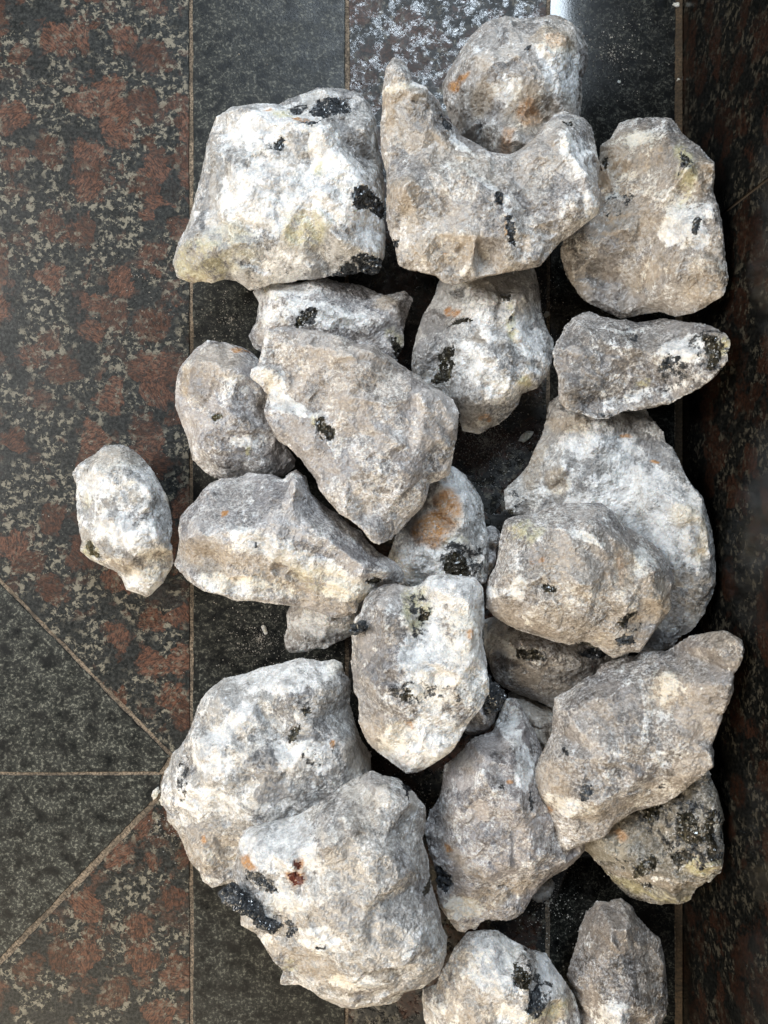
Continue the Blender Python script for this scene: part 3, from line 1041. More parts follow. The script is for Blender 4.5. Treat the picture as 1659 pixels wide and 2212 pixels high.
# ---- 7 grey oval rock, right
rock('4', [(690, 480), (700, 420), (735, 370), (745, 340), (790, 300), (830, 275), (870, 275), (910, 305), (960, 320), (1020, 315), (1080, 320), (1140, 315), (1200, 295), (1270, 310), (1340, 315), (1400, 325), (1450, 350), (1490, 390), (1510, 420), (1500, 470), (1485, 510), (1440, 560), (1400, 600), (1330, 640), (1260, 680), (1200, 700), (1130, 715), (1060, 720), (1000, 735), (930, 765), (870, 765), (800, 735), (745, 725), (715, 690), (710, 640), (715, 590), (695, 540)],
     [(830, 400, .7), (1000, 430, .9), (1150, 450, 1), (1300, 440, .9), (1420, 430, .5), (900, 600, .75), (1150, 600, .6), (1000, 690, .35), (860, 700, .35)],
     .045, .083, .012, 17, rock_mat('grey_oval_rock', 17, (.25, .235, .225), .35, 280, .30, .55, .25),
     'long smoky grey rock lying crosswise at the right with one black crystal spot',
     [('W', 1280, 440, 60, 60), ('W', 1020, 350, 90, 30, 0, .6), ('W', 1100, 650, 160, 30, -15, .7), ('G', 950, 420, 200, 80, 0, .8), ('G', 850, 620, 110, 70, 0, .8), ('K', 1430, 440, 90, 110, 0, .75), ('K', 950, 740, 110, 18, 0, .8), ('K', 1240, 570, 50, 60, 0, .7), ('Y', 1480, 420, 30, 50), ('Y', 1110, 600, 25, 12), ('C', 770, 700, 50, 30, 0, .6)],
     [(K1, [(1155, 545), (1175, 505), (1200, 470), (1215, 488), (1250, 480), (1257, 515), (1200, 540), (1170, 552)]),
      (K3, [(1380, 370), (1440, 360), (1480, 420), (1460, 500), (1400, 540), (1385, 470)]),
      (K1, [(1040, 395), (1085, 370), (1080, 395), (1050, 415)])], dome=.020)

# ---- 8 left-mid upper rock
rock('3', [(520, 205), (570, 150), (650, 155), (750, 165), (850, 150), (900, 145), (970, 155), (1060, 165), (1130, 185), (1180, 210), (1210, 225), (1260, 210), (1300, 205), (1350, 225), (1345, 260), (1320, 330), (1300, 400), (1300, 470), (1270, 540), (1260, 600), (1100, 640), (900, 620), (700, 580), (560, 530), (520, 490), (505, 440), (510, 400), (540, 360), (545, 300), (555, 260), (530, 235)],
     [(640, 250, .7), (850, 300, .9), (1050, 340, .8), (1200, 320, .85), (620, 400, .6), (1290, 260, .3), (900, 430, .6), (1150, 450, .6)],
     .030, .058, .0, 18, rock_mat('lilac_rock', 18, LIL, .55, 300, .32, .7, .15),
     'pale lilac grey rock with frosted face, wedged below the large white block',
     [('W', 900, 330, 220, 50, 10), ('W', 700, 200, 130, 40), ('W', 650, 330, 80, 40), ('C', 1190, 250, 50, 35), ('Y', 580, 180, 25, 12), ('Y', 635, 235, 12, 12), ('Y', 1260, 440, 40, 40, 0, .8), ('K', 800, 350, 70, 30, -30, .9), ('K', 1270, 470, 30, 70, 0, .6), ('G', 1000, 400, 160, 40, 0, .5), ('C', 545, 400, 30, 60, 0, .7)],
     [(K3, [(735, 380), (780, 342), (850, 310), (862, 320), (800, 368), (760, 402)]),
      (K3, [(1228, 430), (1258, 428), (1298, 500), (1265, 545), (1238, 480)])], dome=.02)

# ---- 9 left-mid lower rock
rock('3', [(125, 800), (130, 740), (140, 650), (160, 600), (200, 540), (240, 490), (290, 460), (350, 455), (400, 470), (460, 490), (510, 510), (545, 545), (590, 600), (640, 700), (660, 850), (680, 960), (700, 1010), (740, 1060), (745, 1110), (690, 1160), (620, 1170), (560, 1165), (500, 1170), (400, 1175), (310, 1165), (260, 1120), (220, 1080), (205, 1020), (190, 950), (160, 900), (135, 850)],
     [(230, 620, .6), (350, 600, .9), (450, 620, .85), (400, 850, 1), (300, 950, .8), (520, 900, .7), (520, 1050, .4), (200, 800, .5), (390, 1080, .5)],
     .030, .068, .0, 19, rock_mat('left_grey_rock', 19, LIL, .5, 250, .34, .6, .3),
     'rounded blue grey rock with cream top and an olive fleck, left of the sugary slab',
     [('C', 330, 560, 120, 90, 0, .7), ('C', 170, 640, 35, 90), ('Y', 490, 1030, 18, 18), ('R', 455, 492, 35, 9), ('G', 560, 1060, 160, 70), ('G', 240, 680, 45, 80, 0, .9), ('W', 400, 700, 140, 50, 0, .5), ('W', 480, 980, 80, 30, 0, .5), ('K', 200, 720, 30, 40, 0, .3)],
     [(K2, [(308, 848), (340, 840), (376, 842), (376, 856), (312, 870)])], dome=.024)

# ---- 10 orange-stained rock in the gap
rock('4', [(180, 960), (260, 975), (310, 1020), (340, 1060), (370, 1110), (385, 1170), (390, 1230), (405, 1300), (400, 1400), (400, 1470), (385, 1510), (250, 1530), (50, 1540), (-50, 1490), (-70, 1400), (-20, 1270), (60, 1130), (120, 1020)],
     [(200, 1080, .7), (290, 1120, .9), (280, 1280, 1), (100, 1320, .8), (330, 1330, .8), (60, 1430, .5), (200, 1440, .6)],
     .022, .050, .0, 20, rock_mat('orange_stained_rock', 20, GRY, .85, 220, .36, .5, .3),
     'white rock with a bright orange stain and dark lower corner, low in the central gap',
     [('W', 280, 1090, 90, 100), ('W', 100, 1420, 110, 80), ('W', 220, 1330, 60, 40), ('R', 150, 1250, 90, 62, -30, 1.0), ('R', 215, 1150, 50, 60, 0, .9), ('C', 160, 1200, 100, 80, 0, .6), ('G', 350, 1300, 50, 100), ('K', 280, 1400, 110, 90, 0, .75), ('Y', 240, 1300, 50, 30, 0, .7)],
     [(K3, [(190, 1390), (250, 1360), (300, 1390), (320, 1460), (260, 1490), (200, 1450)])], dome=.02)
# ---- small translucent stone next to it
rock('4', [(385, 1240), (415, 1240), (450, 1255), (458, 1300), (440, 1360), (432, 1420), (405, 1470), (380, 1470), (370, 1350)],
     [(420, 1300, .9), (410, 1400, .8)], .014, .028, .0, 21, rock_mat('small_grey_stone', 21, LIL, .3, 300, .3, .5, .1),
     'tiny translucent grey stone squeezed in right beside the orange stained rock', [], [], dome=.01)

# ---- 11 big granular slab, centre
rock('3', [(570, 480), (575, 420), (590, 390), (640, 395), (700, 390), (760, 400), (850, 410), (920, 430), (1010, 470), (1080, 490), (1140, 485), (1200, 520), (1260, 565), (1310, 600), (1400, 660), (1450, 700), (1510, 730), (1560, 770), (1580, 820), (1575, 900), (1560, 1000), (1545, 1060), (1530, 1150), (1480, 1180), (1430, 1190), (1415, 1260), (1390, 1320), (1330, 1370), (1290, 1420), (1230, 1480), (1190, 1515), (1140, 1500), (1110, 1470), (1080, 1430), (1030, 1390), (960, 1330), (930, 1300), (870, 1240), (820, 1130), (760, 1060), (700, 1000), (640, 960), (610, 900), (580, 830), (595, 740), (560, 690), (510, 655), (515, 610), (550, 590), (560, 540)],
     [(660, 460, .55), (680, 640, .55), (740, 760, .62), (900, 520, .8), (1120, 560, .95), (1400, 740, 1), (1390, 930, .97), (1000, 800, .9), (860, 900, .82), (800, 980, .6), (1000, 1150, .75), (1330, 1150, .85), (1180, 1380, .5), (1490, 900, .45), (1440, 1120, .4), (1100, 1380, .4)],
     .060, .092, .015, 22, rock_mat('granular_slab', 22, (.42, .395, .38), .38, 300, .36, .85, .35),
     'sugary grey pink slab in the middle with a white vein along its left side',
     [('W', 560, 630, 60, 28, 20), ('W', 640, 690, 40, 60), ('W', 680, 780, 80, 32, 20), ('W', 800, 830, 90, 30, 12), ('W', 560, 440, 40, 40, 0, .5), ('C', 1000, 620, 320, 200, 0, .35), ('Y', 850, 880, 30, 40), ('K', 890, 920, 60, 60, 0, .6), ('G', 1490, 900, 90, 200, 0, .6), ('G', 1100, 1380, 160, 110, 0, .35), ('W', 1460, 1175, 60, 12, 0, 1), ('C', 590, 690, 20, 50)],
     [(K3, [(845, 862), (880, 850), (900, 890), (950, 910), (935, 960), (920, 980), (885, 940), (855, 920)])],
     dome=.014, blend=.42, amp=.8, chip=.8)

# ---- 12 small left rock
rock('5', [(160, 410), (200, 350), (290, 280), (380, 220), (430, 170), (520, 150), (620, 150), (700, 195), (750, 250), (800, 300), (850, 360), (900, 440), (940, 520), (990, 620), (1020, 690), (1035, 800), (1040, 900), (1045, 980), (1045, 1080), (1020, 1200), (960, 1290), (900, 1350), (860, 1410), (830, 1430), (760, 1425), (690, 1400), (630, 1370), (600, 1310), (560, 1240), (530, 1210), (440, 1180), (330, 1130), (260, 1070), (235, 1020), (260, 960), (240, 870), (225, 760), (200, 620), (195, 530), (175, 460)],
     [(350, 380, .7), (600, 250, .45), (620, 430, .8), (450, 700, .85), (820, 520, .75), (850, 750, .75), (600, 880, 1), (900, 950, .95), (500, 1050, .7), (650, 1140, .75), (950, 1080, .7), (720, 1230, .3), (830, 1300, .3), (300, 1060, .08)],
     .020, .052, .0, 23, rock_mat('small_left_rock', 23, GRY, .85, 220, .34, .45, .2),
     'small white and grey rock alone at the far left on red granite',
     [('W', 830, 340, 80, 60), ('W', 700, 930, 330, 90, 15), ('W', 750, 1320, 200, 90), ('W', 300, 480, 120, 80), ('C', 480, 280, 200, 90, 0, .6), ('C', 620, 1190, 240, 60, 15, .9), ('C', 900, 1120, 120, 70, 0, .8), ('C', 960, 560, 30, 90), ('Y', 290, 1040, 60, 60), ('Y', 240, 620, 40, 70, 0, .5), ('R', 1000, 1060, 40, 16, -40), ('G', 450, 580, 160, 80, -20, .6), ('G', 480, 1000, 150, 70, 0, .6), ('G', 820, 820, 90, 60, 0, .4)],
     [(K2, [(238, 1010), (262, 960), (300, 980), (350, 1050), (390, 1110), (340, 1110), (270, 1070)])], dome=.014)

# ---- 13 small rock under the cream wedge
rock('D', [(618, 1322), (632, 1300), (660, 1270), (720, 1260), (790, 1290), (785, 1340), (775, 1368), (745, 1382), (700, 1400), (660, 1410), (625, 1415), (608, 1390), (615, 1360)],
     [(650, 1340, .8), (700, 1345, 1), (750, 1340, .8), (690, 1385, .4)], .018, .040, .0, 24, rock_mat('hidden_white_rock', 24, WRM, .7, 240, .36, .5, .5),
     'small white rock mostly hidden below the cream wedge shaped rock',
     [('W', 690, 1350, 60, 25), ('G', 660, 1400, 60, 20)], [], dome=.014)

# ---- 14 wedge rock with knob, cream underside
rock('3', [(145, 1450), (140, 1420), (155, 1360), (200, 1310), (260, 1240), (300, 1180), (340, 1175), (380, 1155), (430, 1160), (500, 1135), (560, 1135), (640, 1150), (680, 1165), (700, 1130), (740, 1115), (790, 1140), (810, 1180), (830, 1250), (900, 1310), (960, 1340), (1010, 1390), (1080, 1440), (1120, 1500), (1200, 1560), (1260, 1590), (1300, 1640), (1295, 1700), (1180, 1710), (1120, 1760), (1070, 1800), (1050, 1850), (980, 1880), (900, 1870), (830, 1840), (780, 1820), (680, 1815), (600, 1810), (520, 1800), (420, 1790), (320, 1760), (260, 1740), (200, 1700), (160, 1660), (115, 1610), (130, 1580), (140, 1520)],
     [(200, 1460, .6), (450, 1450, .9), (600, 1400, .85), (720, 1300, .8), (740, 1180, .75), (780, 1250, .6), (850, 1450, 1), (1100, 1620, .75), (1200, 1640, .5), (600, 1620, .55), (350, 1600, .45), (900, 1720, .5), (450, 1260, .3), (600, 1250, .35), (300, 1330, .35), (680, 1500, .95), (220, 1600, .3)],
     .052, .092, .012, 25, rock_mat('cream_wedge_rock', 25, LIL, .5, 330, .36, .7, .25),
     'long wedge shaped rock with a rounded knob and a cream yellow lower face',
     [('C', 400, 1620, 290, 85, 14), ('C', 850, 1730, 300, 90, 16), ('C', 650, 1640, 200, 60, 16, .8), ('W', 720, 1560, 280, 55, 22), ('W', 480, 1720, 200, 50, 10, .6), ('W', 1000, 1740, 110, 60), ('W', 570, 1770, 26, 12), ('R', 375, 1335, 14, 12), ('R', 380, 1350, 10, 8), ('K', 330, 1300, 50, 25, 0, .4), ('G', 480, 1250, 190, 70, 0, .6), ('G', 230, 1400, 80, 60, 0, .5), ('Y', 860, 1690, 130, 50, 20, .4)],
     [(K3, [(1100, 1692), (1145, 1672), (1182, 1705), (1150, 1722), (1115, 1708)]), (K3, [(540, 1485), (552, 1488), (550, 1520), (542, 1516)])],
     dome=.014, blend=.42)

# ---- 15 rock under the crystal-speckled one
rock('7', [(372, 170), (378, 90), (450, 60), (700, 60), (950, 100), (1020, 180), (1040, 260), (960, 330), (860, 420), (760, 480), (700, 500), (620, 460), (560, 440), (470, 400), (420, 360), (400, 300), (380, 240)],
     [(480, 180, .7), (700, 220, .9), (600, 330, .8), (850, 300, .7), (480, 320, .4)], .026, .055, .0, 26, rock_mat('shaded_grey_rock', 26, BRN, .45, 260, .32, .5, .3),
     'dark grey rock in shade directly beneath the speckled brown rock',
     [('W', 450, 200, 90, 60), ('W', 430, 130, 60, 40), ('G', 680, 260, 200, 100), ('K', 580, 240, 80, 35, 0, .7)],
     [(K3, [(520, 225), (600, 212), (640, 258), (565, 268), (522, 250)]), (K1, [(800, 240), (880, 222), (960, 252), (930, 270), (850, 262)])], dome=.02)

# ---- 16 speckled brown rock
rock('4', [(460, 1260), (480, 1210), (520, 1200), (600, 1190), (680, 1150), (760, 1140), (860, 1135), (930, 1150), (970, 1180), (1020, 1240), (1080, 1270), (1120, 1310), (1170, 1350), (1210, 1400), (1235, 1470), (1230, 1560), (1220, 1620), (1160, 1700), (1110, 1780), (1080, 1810), (1010, 1830), (960, 1840), (900, 1800), (820, 1780), (730, 1780), (650, 1750), (560, 1725), (500, 1700), (440, 1665), (385, 1620), (385, 1560), (390, 1500), (415, 1450), (435, 1380), (450, 1300)],
     [(580, 1270, .6), (850, 1230, .75), (1000, 1320, .8), (1140, 1440, .8), (1080, 1530, 1), (800, 1500, 1), (560, 1500, .9), (950, 1700, .5), (700, 1640, .75), (500, 1450, .75), (480, 1620, .35), (1160, 1580, .75), (1050, 1660, .4), (450, 1550, .6)],
     .078, .112, .02, 27, rock_mat('speckled_brown_rock', 27, (.36, .335, .315), .42, 330, .34, .75, .6),
     'speckled brownish grey rock with cream right corner, atop the big bluish white rock',
     [('C', 880, 1480, 260, 180, 0, .45), ('C', 1175, 1570, 60, 100), ('C', 1000, 1720, 130, 60, -20, .8), ('C', 1010, 1440, 50, 100), ('C', 650, 1680, 200, 60, 15, .7), ('R', 650, 1382, 14, 10), ('R', 600, 1395, 18, 12, 0, .7), ('R', 1000, 1440, 20, 60, 0, .3), ('Y', 570, 1270, 55, 40), ('K', 570, 1270, 40, 30, 0, .4), ('G', 700, 1400, 170, 110, 0, .45), ('W', 820, 1300, 70, 20, 20), ('W', 430, 1560, 40, 30), ('W', 1100, 1400, 50, 60, 0, .9), ('W', 520, 1540, 40, 50), ('K', 1050, 1680, 80, 60, 0, .7), ('G', 1000, 1280, 100, 60, 0, .6)],
     [(K3, [(992, 1690), (1030, 1642), (1088, 1622), (1060, 1668), (1012, 1708)]), (K1, [(985, 1768), (1030, 1742), (1070, 1752), (1095, 1785), (1040, 1800), (1000, 1790)]),
      (K3, [(628, 1515), (660, 1505), (695, 1525), (680, 1545), (640, 1535)]), (K3, [(820, 1800), (870, 1792), (930, 1815), (950, 1840), (880, 1830)])],
     dome=.016, blend=.45)

# ---- 17 smoky glassy rock, lower right
rock('7', [(830, 1130), (880, 1180), (940, 1250), (990, 1310), (1040, 1345), (1110, 1365), (1190, 1370), (1260, 1350), (1300, 1355), (1330, 1310), (1350, 1275), (1410, 1240), (1450, 1215), (1455, 1150), (1465, 1050), (1480, 980), (1450, 920), (1440, 860), (1400, 800), (1390, 740), (1300, 720), (1100, 800), (900, 900), (820, 1000)],
     [(1000, 1080, .6), (1130, 1000, .8), (1300, 1020, 1), (1100, 1180, .85), (1250, 1200, .9), (1370, 1180, .7), (1180, 1320, .4), (1400, 980, .6), (960, 1160, .4)],
     .030, .066, .0, 28, rock_mat('smoky_rock', 28, SMK, .18, 150, .16, .35, .25),
     'dark smoky glassy rock full of black mica flakes under the big angular rock',
     [('G', 1150, 1050, 200, 200, 0, .5), ('K', 1300, 1050, 160, 150, 0, .75), ('K', 1060, 1200, 80, 60, 0, .6), ('Y', 1100, 1330, 160, 30, 0, .7), ('Y', 1380, 1220, 60, 40), ('C', 1380, 1210, 60, 50, 0, .8), ('C', 1150, 1260, 140, 30, -10, .6), ('R', 1000, 1080, 25, 25, 0, .6), ('W', 1080, 1260, 90, 14, -30, .6)],
     [(K3, [(1250, 960), (1330, 960), (1345, 1050), (1385, 1090), (1300, 1105), (1230, 1050)]), (K3, [(1050, 1190), (1120, 1130), (1155, 1165), (1090, 1240), (1060, 1270)]),
      (K3, [(1100, 1290), (1140, 1282), (1145, 1308), (1105, 1312)]), (K3, [(1380, 1000), (1440, 960), (1452, 1100), (1440, 1200), (1390, 1150)]),
      (K3, [(1200, 1140), (1280, 1120), (1320, 1170), (1250, 1215)]), (K3, [(1100, 940), (1180, 900), (1200, 960), (1120, 1010)])], dome=.02, chip=1.5)

# ---- 18 little rock glimpsed behind
rock('7', [(470, 420), (520, 400), (600, 440), (700, 480), (760, 600), (760, 800), (700, 880), (620, 800), (560, 620)],
     [(600, 560, .8), (660, 650, 1), (560, 500, .7)], .016, .036, .0, 29, rock_mat('cream_gap_rock', 29, WRM, .7, 240, .4, .5, .8),
     'small cream coloured rock glimpsed in the gap left of the big angular rock', [('C', 620, 600, 100, 150, 0, .6)], [], dome=.014)
rock('7', [(560, 1290), (620, 1240), (690, 1240), (705, 1290), (650, 1370), (605, 1372)], [(640, 1300, .9)], .010, .020, .0, 30,
     rock_mat('pale_chip', 30, GRY, .6, 240, .4, .5, .5), 'little pale stone peeping out onto the floor below the purplish grey rock', [], [], dome=.008)

# ---- 19 lilac rock, lower centre
rock('7', [(105, 1020), (130, 970), (170, 900), (190, 800), (200, 740), (260, 690), (300, 640), (330, 610), (420, 590), (450, 520), (480, 440), (520, 440), (560, 500), (620, 620), (680, 760), (760, 900), (840, 1050), (840, 1130), (770, 1210), (700, 1260), (640, 1290), (600, 1340), (560, 1400), (500, 1430), (430, 1450), (380, 1440), (350, 1480), (340, 1510), (320, 1480), (290, 1510), (260, 1500), (230, 1460), (190, 1420), (170, 1350), (160, 1280), (150, 1180), (120, 1100)],
     [(300, 760, .5), (370, 700, .8), (480, 600, .8), (500, 700, .85), (240, 970, .75), (330, 880, .9), (560, 950, 1), (600, 1150, .85), (400, 1200, .8), (260, 1150, .6), (500, 1330, .4), (270, 1300, .2), (290, 1430, .1), (350, 1330, .45)],
     .038, .080, .0, 31, rock_mat('lower_lilac_rock', 31, (.36, .335, .33), .42, 300, .30, .6, .4),
     'purplish grey rock narrowing upward, with a jagged cream foot',
     [('W', 500, 560, 45, 140, -20), ('W', 560, 760, 40, 80), ('W', 290, 1450, 90, 50), ('C', 290, 1450, 100, 50, 0, .6), ('C', 450, 1370, 180, 50, -20, .8), ('C', 300, 1200, 120, 30, 35, .7), ('C', 260, 740, 60, 60, 0, .6), ('R', 495, 798, 14, 8), ('R', 218, 1140, 12, 14), ('K', 450, 820, 60, 40, 0, .5), ('G', 500, 1050, 200, 120, 0, .35), ('G', 400, 760, 60, 70, 0, .4)],
     [(K1, [(170, 1235), (235, 1280), (250, 1330), (215, 1385), (172, 1350), (165, 1280)]), (K1, [(578, 860), (592, 850), (600, 930), (585, 930)])], dome=.02)

# ---- 20 broad pale rock, lower left
rock('6', [(35, 830), (60, 760), (100, 670), (140, 640), (180, 560), (215, 450), (260, 390), (330, 345), (400, 330), (470, 300), (560, 285), (620, 270), (680, 255), (750, 270), (820, 258), (855, 290), (860, 340), (885, 350), (885, 450), (910, 540), (940, 620), (980, 680), (980, 760), (1000, 850), (900, 1000), (700, 1120), (430, 1230), (360, 1250), (280, 1265), (250, 1250), (220, 1200), (170, 1140), (155, 1080), (110, 1020), (70, 990), (60, 930), (40, 880)],
     [(300, 430, .55), (600, 380, .75), (800, 370, .65), (480, 450, .7), (420, 520, .9), (700, 520, .95), (560, 600, .75), (350, 650, .9), (650, 720, 1), (250, 800, .75), (400, 950, .8), (250, 1100, .45), (130, 850, .35), (880, 650, .75), (850, 800, .7), (700, 900, .7), (180, 620, .5)],
     .030, .068, .0, 32, rock_mat('broad_pale_rock', 32, GRY, .7, 260, .32, .55, .3),
     'broad white and grey rock with a white band along its top edge, lower left',
     [('W', 600, 330, 240, 60, -5), ('W', 250, 900, 120, 60), ('W', 700, 680, 110, 60), ('W', 340, 580, 150, 40, -40), ('W', 270, 700, 80, 60), ('C', 250, 1150, 150, 90, 0, .7), ('C', 930, 700, 60, 80, 0, .7), ('C', 830, 300, 50, 40, 0, .5), ('R', 815, 630, 12, 22), ('R', 235, 1080, 10, 10), ('G', 620, 470, 200, 50, 0, .6), ('G', 450, 850, 160, 80, 0, .4), ('K', 690, 490, 50, 40, 0, .75), ('K', 720, 690, 40, 40, 0, .7), ('K', 120, 820, 30, 100, 0, .7), ('G', 80, 880, 30, 80)],
     [(K3, [(605, 605), (640, 558), (668, 550), (655, 600), (622, 627)]), (K3, [(675, 480), (705, 465), (715, 490), (690, 512)])], dome=.024)

# ---- 21 chunk with black crystal behind the centre rock
rock('D', [(1010, 1450), (1050, 1460), (1075, 1480), (1080, 1520), (1074, 1552), (1055, 1582), (1030, 1592), (1005, 1590), (985, 1560), (990, 1490)],
     [(1030, 1530, .9), (1050, 1560, .7)], .034, .058, .0, 33, rock_mat('crystal_chunk', 33, LIL, .4, 260, .3, .5, .2),
     'small grey chunk with shiny black crystal, sticking out beside the upright white rock', [], [],
     extra=[('black_crystal', M_MICA, [(1036, 1468), (1052, 1458), (1064, 1472), (1088, 1488), (1091, 1508), (1080, 1530), (1062, 1538), (1048, 1545), (1038, 1520)], [(1060, 1500, 1), (1075, 1508, .8)], .056, .072, .03)], dome=.014)

# ---- 22 big bottom rock
rock('6', [(385, 1080), (400, 1030), (430, 1010), (500, 985), (580, 975), (640, 960), (700, 920), (780, 870), (860, 810), (930, 775), (980, 755), (1050, 770), (1110, 790), (1160, 830), (1200, 880), (1222, 930), (1222, 1000), (1205, 1060), (1230, 1140), (1245, 1230), (1260, 1320), (1285, 1370), (1290, 1440), (1320, 1490), (1310, 1570), (1290, 1660), (1240, 1700), (1190, 1720), (1130, 1740), (1100, 1790), (1060, 1810), (1000, 1800), (900, 1805), (820, 1780), (750, 1750), (690, 1710), (640, 1695), (580, 1710), (575, 1680), (590, 1650), (550, 1600), (520, 1540), (480, 1480), (430, 1460), (400, 1430), (400, 1380), (370, 1330), (360, 1280), (365, 1200), (380, 1140)],
     [(470, 1060, .45), (600, 1040, .55), (580, 1150, .8), (800, 950, .6), (1050, 850, .6), (740, 1080, .85), (1000, 1100, .95), (950, 1350, 1), (1150, 1200, .8), (1180, 1500, .75), (900, 1600, .9), (720, 1500, .85), (550, 1350, .6), (650, 1620, .5), (1000, 1700, .55), (450, 1200, .5), (820, 1650, .7), (1150, 900, .6)],
     .066, .112, .0, 34, rock_mat('big_bottom_rock', 34, (.46, .44, .415), .6, 280, .36, .65, .35),
     'largest white grey rock with two red brown spots and black mica on its left edge',
     [('W', 620, 1130, 110, 100), ('W', 750, 1500, 90, 60), ('W', 450, 1130, 80, 70), ('W', 580, 1330, 110, 50), ('C', 700, 1650, 170, 60, 20, .8), ('C', 850, 1750, 140, 40, 10, .6), ('C', 620, 1400, 150, 50, 0, .5), ('C', 900, 1000, 150, 60, -40, .35), ('R', 655, 1170, 20, 22), ('R', 642, 1230, 32, 28), ('R', 415, 1205, 38, 22), ('K', 480, 1280, 90, 50, 20, .8), ('K', 590, 1430, 70, 40, 20, .6), ('G', 1000, 1550, 100, 110, 0, .4), ('G', 480, 1020, 60, 40, 0, .6), ('W', 900, 1720, 90, 50), ('Y', 610, 1680, 30, 30)],
     [(M_GARNET, [(642, 1150), (668, 1152), (676, 1175), (662, 1195), (644, 1188)]), (M_GARNET, [(615, 1212), (650, 1204), (678, 1228), (664, 1258), (632, 1262), (614, 1240)]),
      (K1, [(1120, 812), (1155, 815), (1170, 890), (1142, 915), (1115, 870)]), (K1, [(735, 1532), (780, 1522), (772, 1540), (742, 1556)]),
      (K3, [(1215, 1342), (1260, 1322), (1250, 1370), (1225, 1372)]), (K1, [(405, 1240), (460, 1230), (500, 1262), (550, 1290), (570, 1330), (520, 1312), (430, 1270)]),
      (K1, [(590, 1440), (640, 1425), (650, 1470), (620, 1530), (592, 1530), (600, 1480)])],
     extra=[('mica_crystal', M_MICA, [(306, 1310), (345, 1268), (380, 1262), (420, 1300), (480, 1340), (520, 1395), (585, 1405), (600, 1440), (560, 1462), (500, 1440), (430, 1390), (370, 1378), (330, 1350)], [(360, 1310, .8), (450, 1355, 1), (540, 1420, .8)], .098, .112, .06)],
     dome=.022)

# ---- 23 centre white rock
rock('D', [(785, 1295), (800, 1275), (830, 1262), (860, 1258), (890, 1270), (910, 1262), (925, 1248), (960, 1240), (1000, 1243), (1030, 1250), (1045, 1275), (1047, 1320), (1043, 1370), (1048, 1410), (1052, 1450), (1055, 1480), (1045, 1520), (1015, 1560), (1000, 1590), (975, 1625), (945, 1645), (905, 1668), (885, 1670), (860, 1655), (830, 1640), (805, 1620), (785, 1590), (775, 1560), (772, 1520), (765, 1490), (758, 1440), (762, 1390), (756, 1365), (764, 1340), (778, 1325)],
     [(830, 1300, .65), (895, 1300, .5), (915, 1340, .55), (970, 1285, .9), (1020, 1300, .85), (1010, 1400, 1), (930, 1400, .7), (920, 1440, .9), (830, 1430, .85), (790, 1450, .55), (980, 1500, .9), (850, 1540, .85), (920, 1600, .65), (830, 1600, .5), (880, 1640, .35)],
     .066, .104, .02, 35, rock_mat('centre_white_rock', 35, (.36, .345, .34), .62, 260, .36, .6, .4),
     'bright white upright rock with dark flecks, tip pointing down, below the cream wedge',
     [('W', 985, 1300, 70, 65), ('W', 1010, 1430, 50, 90), ('W', 930, 1400, 55, 100), ('W', 900, 1620, 80, 50), ('W', 960, 1560, 60, 60, 0, .6), ('C', 1000, 1370, 40, 60, 0, .4), ('C', 830, 1600, 50, 45, 0, .7), ('C', 960, 1500, 80, 30, 0, .4), ('G', 840, 1300, 60, 45, 0, .7), ('G', 800, 1440, 40, 110, 0, .8), ('G', 860, 1350, 50, 25, 0, .6), ('K', 905, 1330, 30, 50, 0, .75), ('K', 900, 1490, 70, 30, 0, .7), ('K', 990, 1500, 30, 20, 0, .6), ('Y', 900, 1320, 25, 40), ('R', 887, 1565, 8, 6), ('R', 1010, 1365, 10, 6)],
     [(K3, [(862, 1500), (880, 1480), (892, 1498), (872, 1515)]), (K3, [(908, 1315), (928, 1325), (925, 1345), (906, 1342)])],
     extra=[('mica_crystal', M_MICA, [(752, 1352), (762, 1340), (785, 1338), (800, 1345), (797, 1364), (775, 1372), (757, 1374)], [(775, 1355, 1)], .088, .100, .06)],
     dome=.015, blend=.5)

# ---- 24 bottom centre rock
rock('7', [(250, 1560), (300, 1500), (380, 1480), (420, 1480), (500, 1530), (560, 1550), (620, 1590), (680, 1620), (700, 1660), (750, 1720), (790, 1790), (815, 1860), (810, 1960), (760, 2080), (600, 2180), (300, 2180), (150, 2050), (110, 1890), (95, 1830), (105, 1770), (160, 1740), (190, 1680), (220, 1620)],
     [(400, 1580, .6), (450, 1720, .9), (600, 1680, 1), (560, 1600, .75), (700, 1800, .7), (300, 1850, .7), (560, 1850, .9), (200, 1830, .4), (450, 2050, .7)],
     .032, .070, .0, 36, rock_mat('bottom_centre_rock', 36, (.40, .375, .35), .6, 260, .36, .55, .6),
     'cream and grey rock with black patches, cut off by the bottom edge of the photo',
     [('W', 420, 1660, 120, 90), ('W', 720, 1720, 60, 80), ('W', 520, 1860, 80, 60), ('C', 680, 1880, 140, 45), ('C', 300, 1850, 150, 60, 0, .5), ('Y', 690, 1870, 90, 30, 0, .8), ('K', 570, 1690, 90, 60, 0, .7), ('K', 620, 1800, 80, 90, 0, .7), ('G', 300, 1620, 60, 60, 0, .6), ('G', 560, 1570, 80, 30, 0, .6)],
     [(K3, [(500, 1680), (520, 1642), (570, 1650), (600, 1690), (560, 1725), (520, 1715)]), (K1, [(570, 1790), (600, 1760), (640, 1742), (632, 1850), (600, 1880), (570, 1840)])], dome=.02)

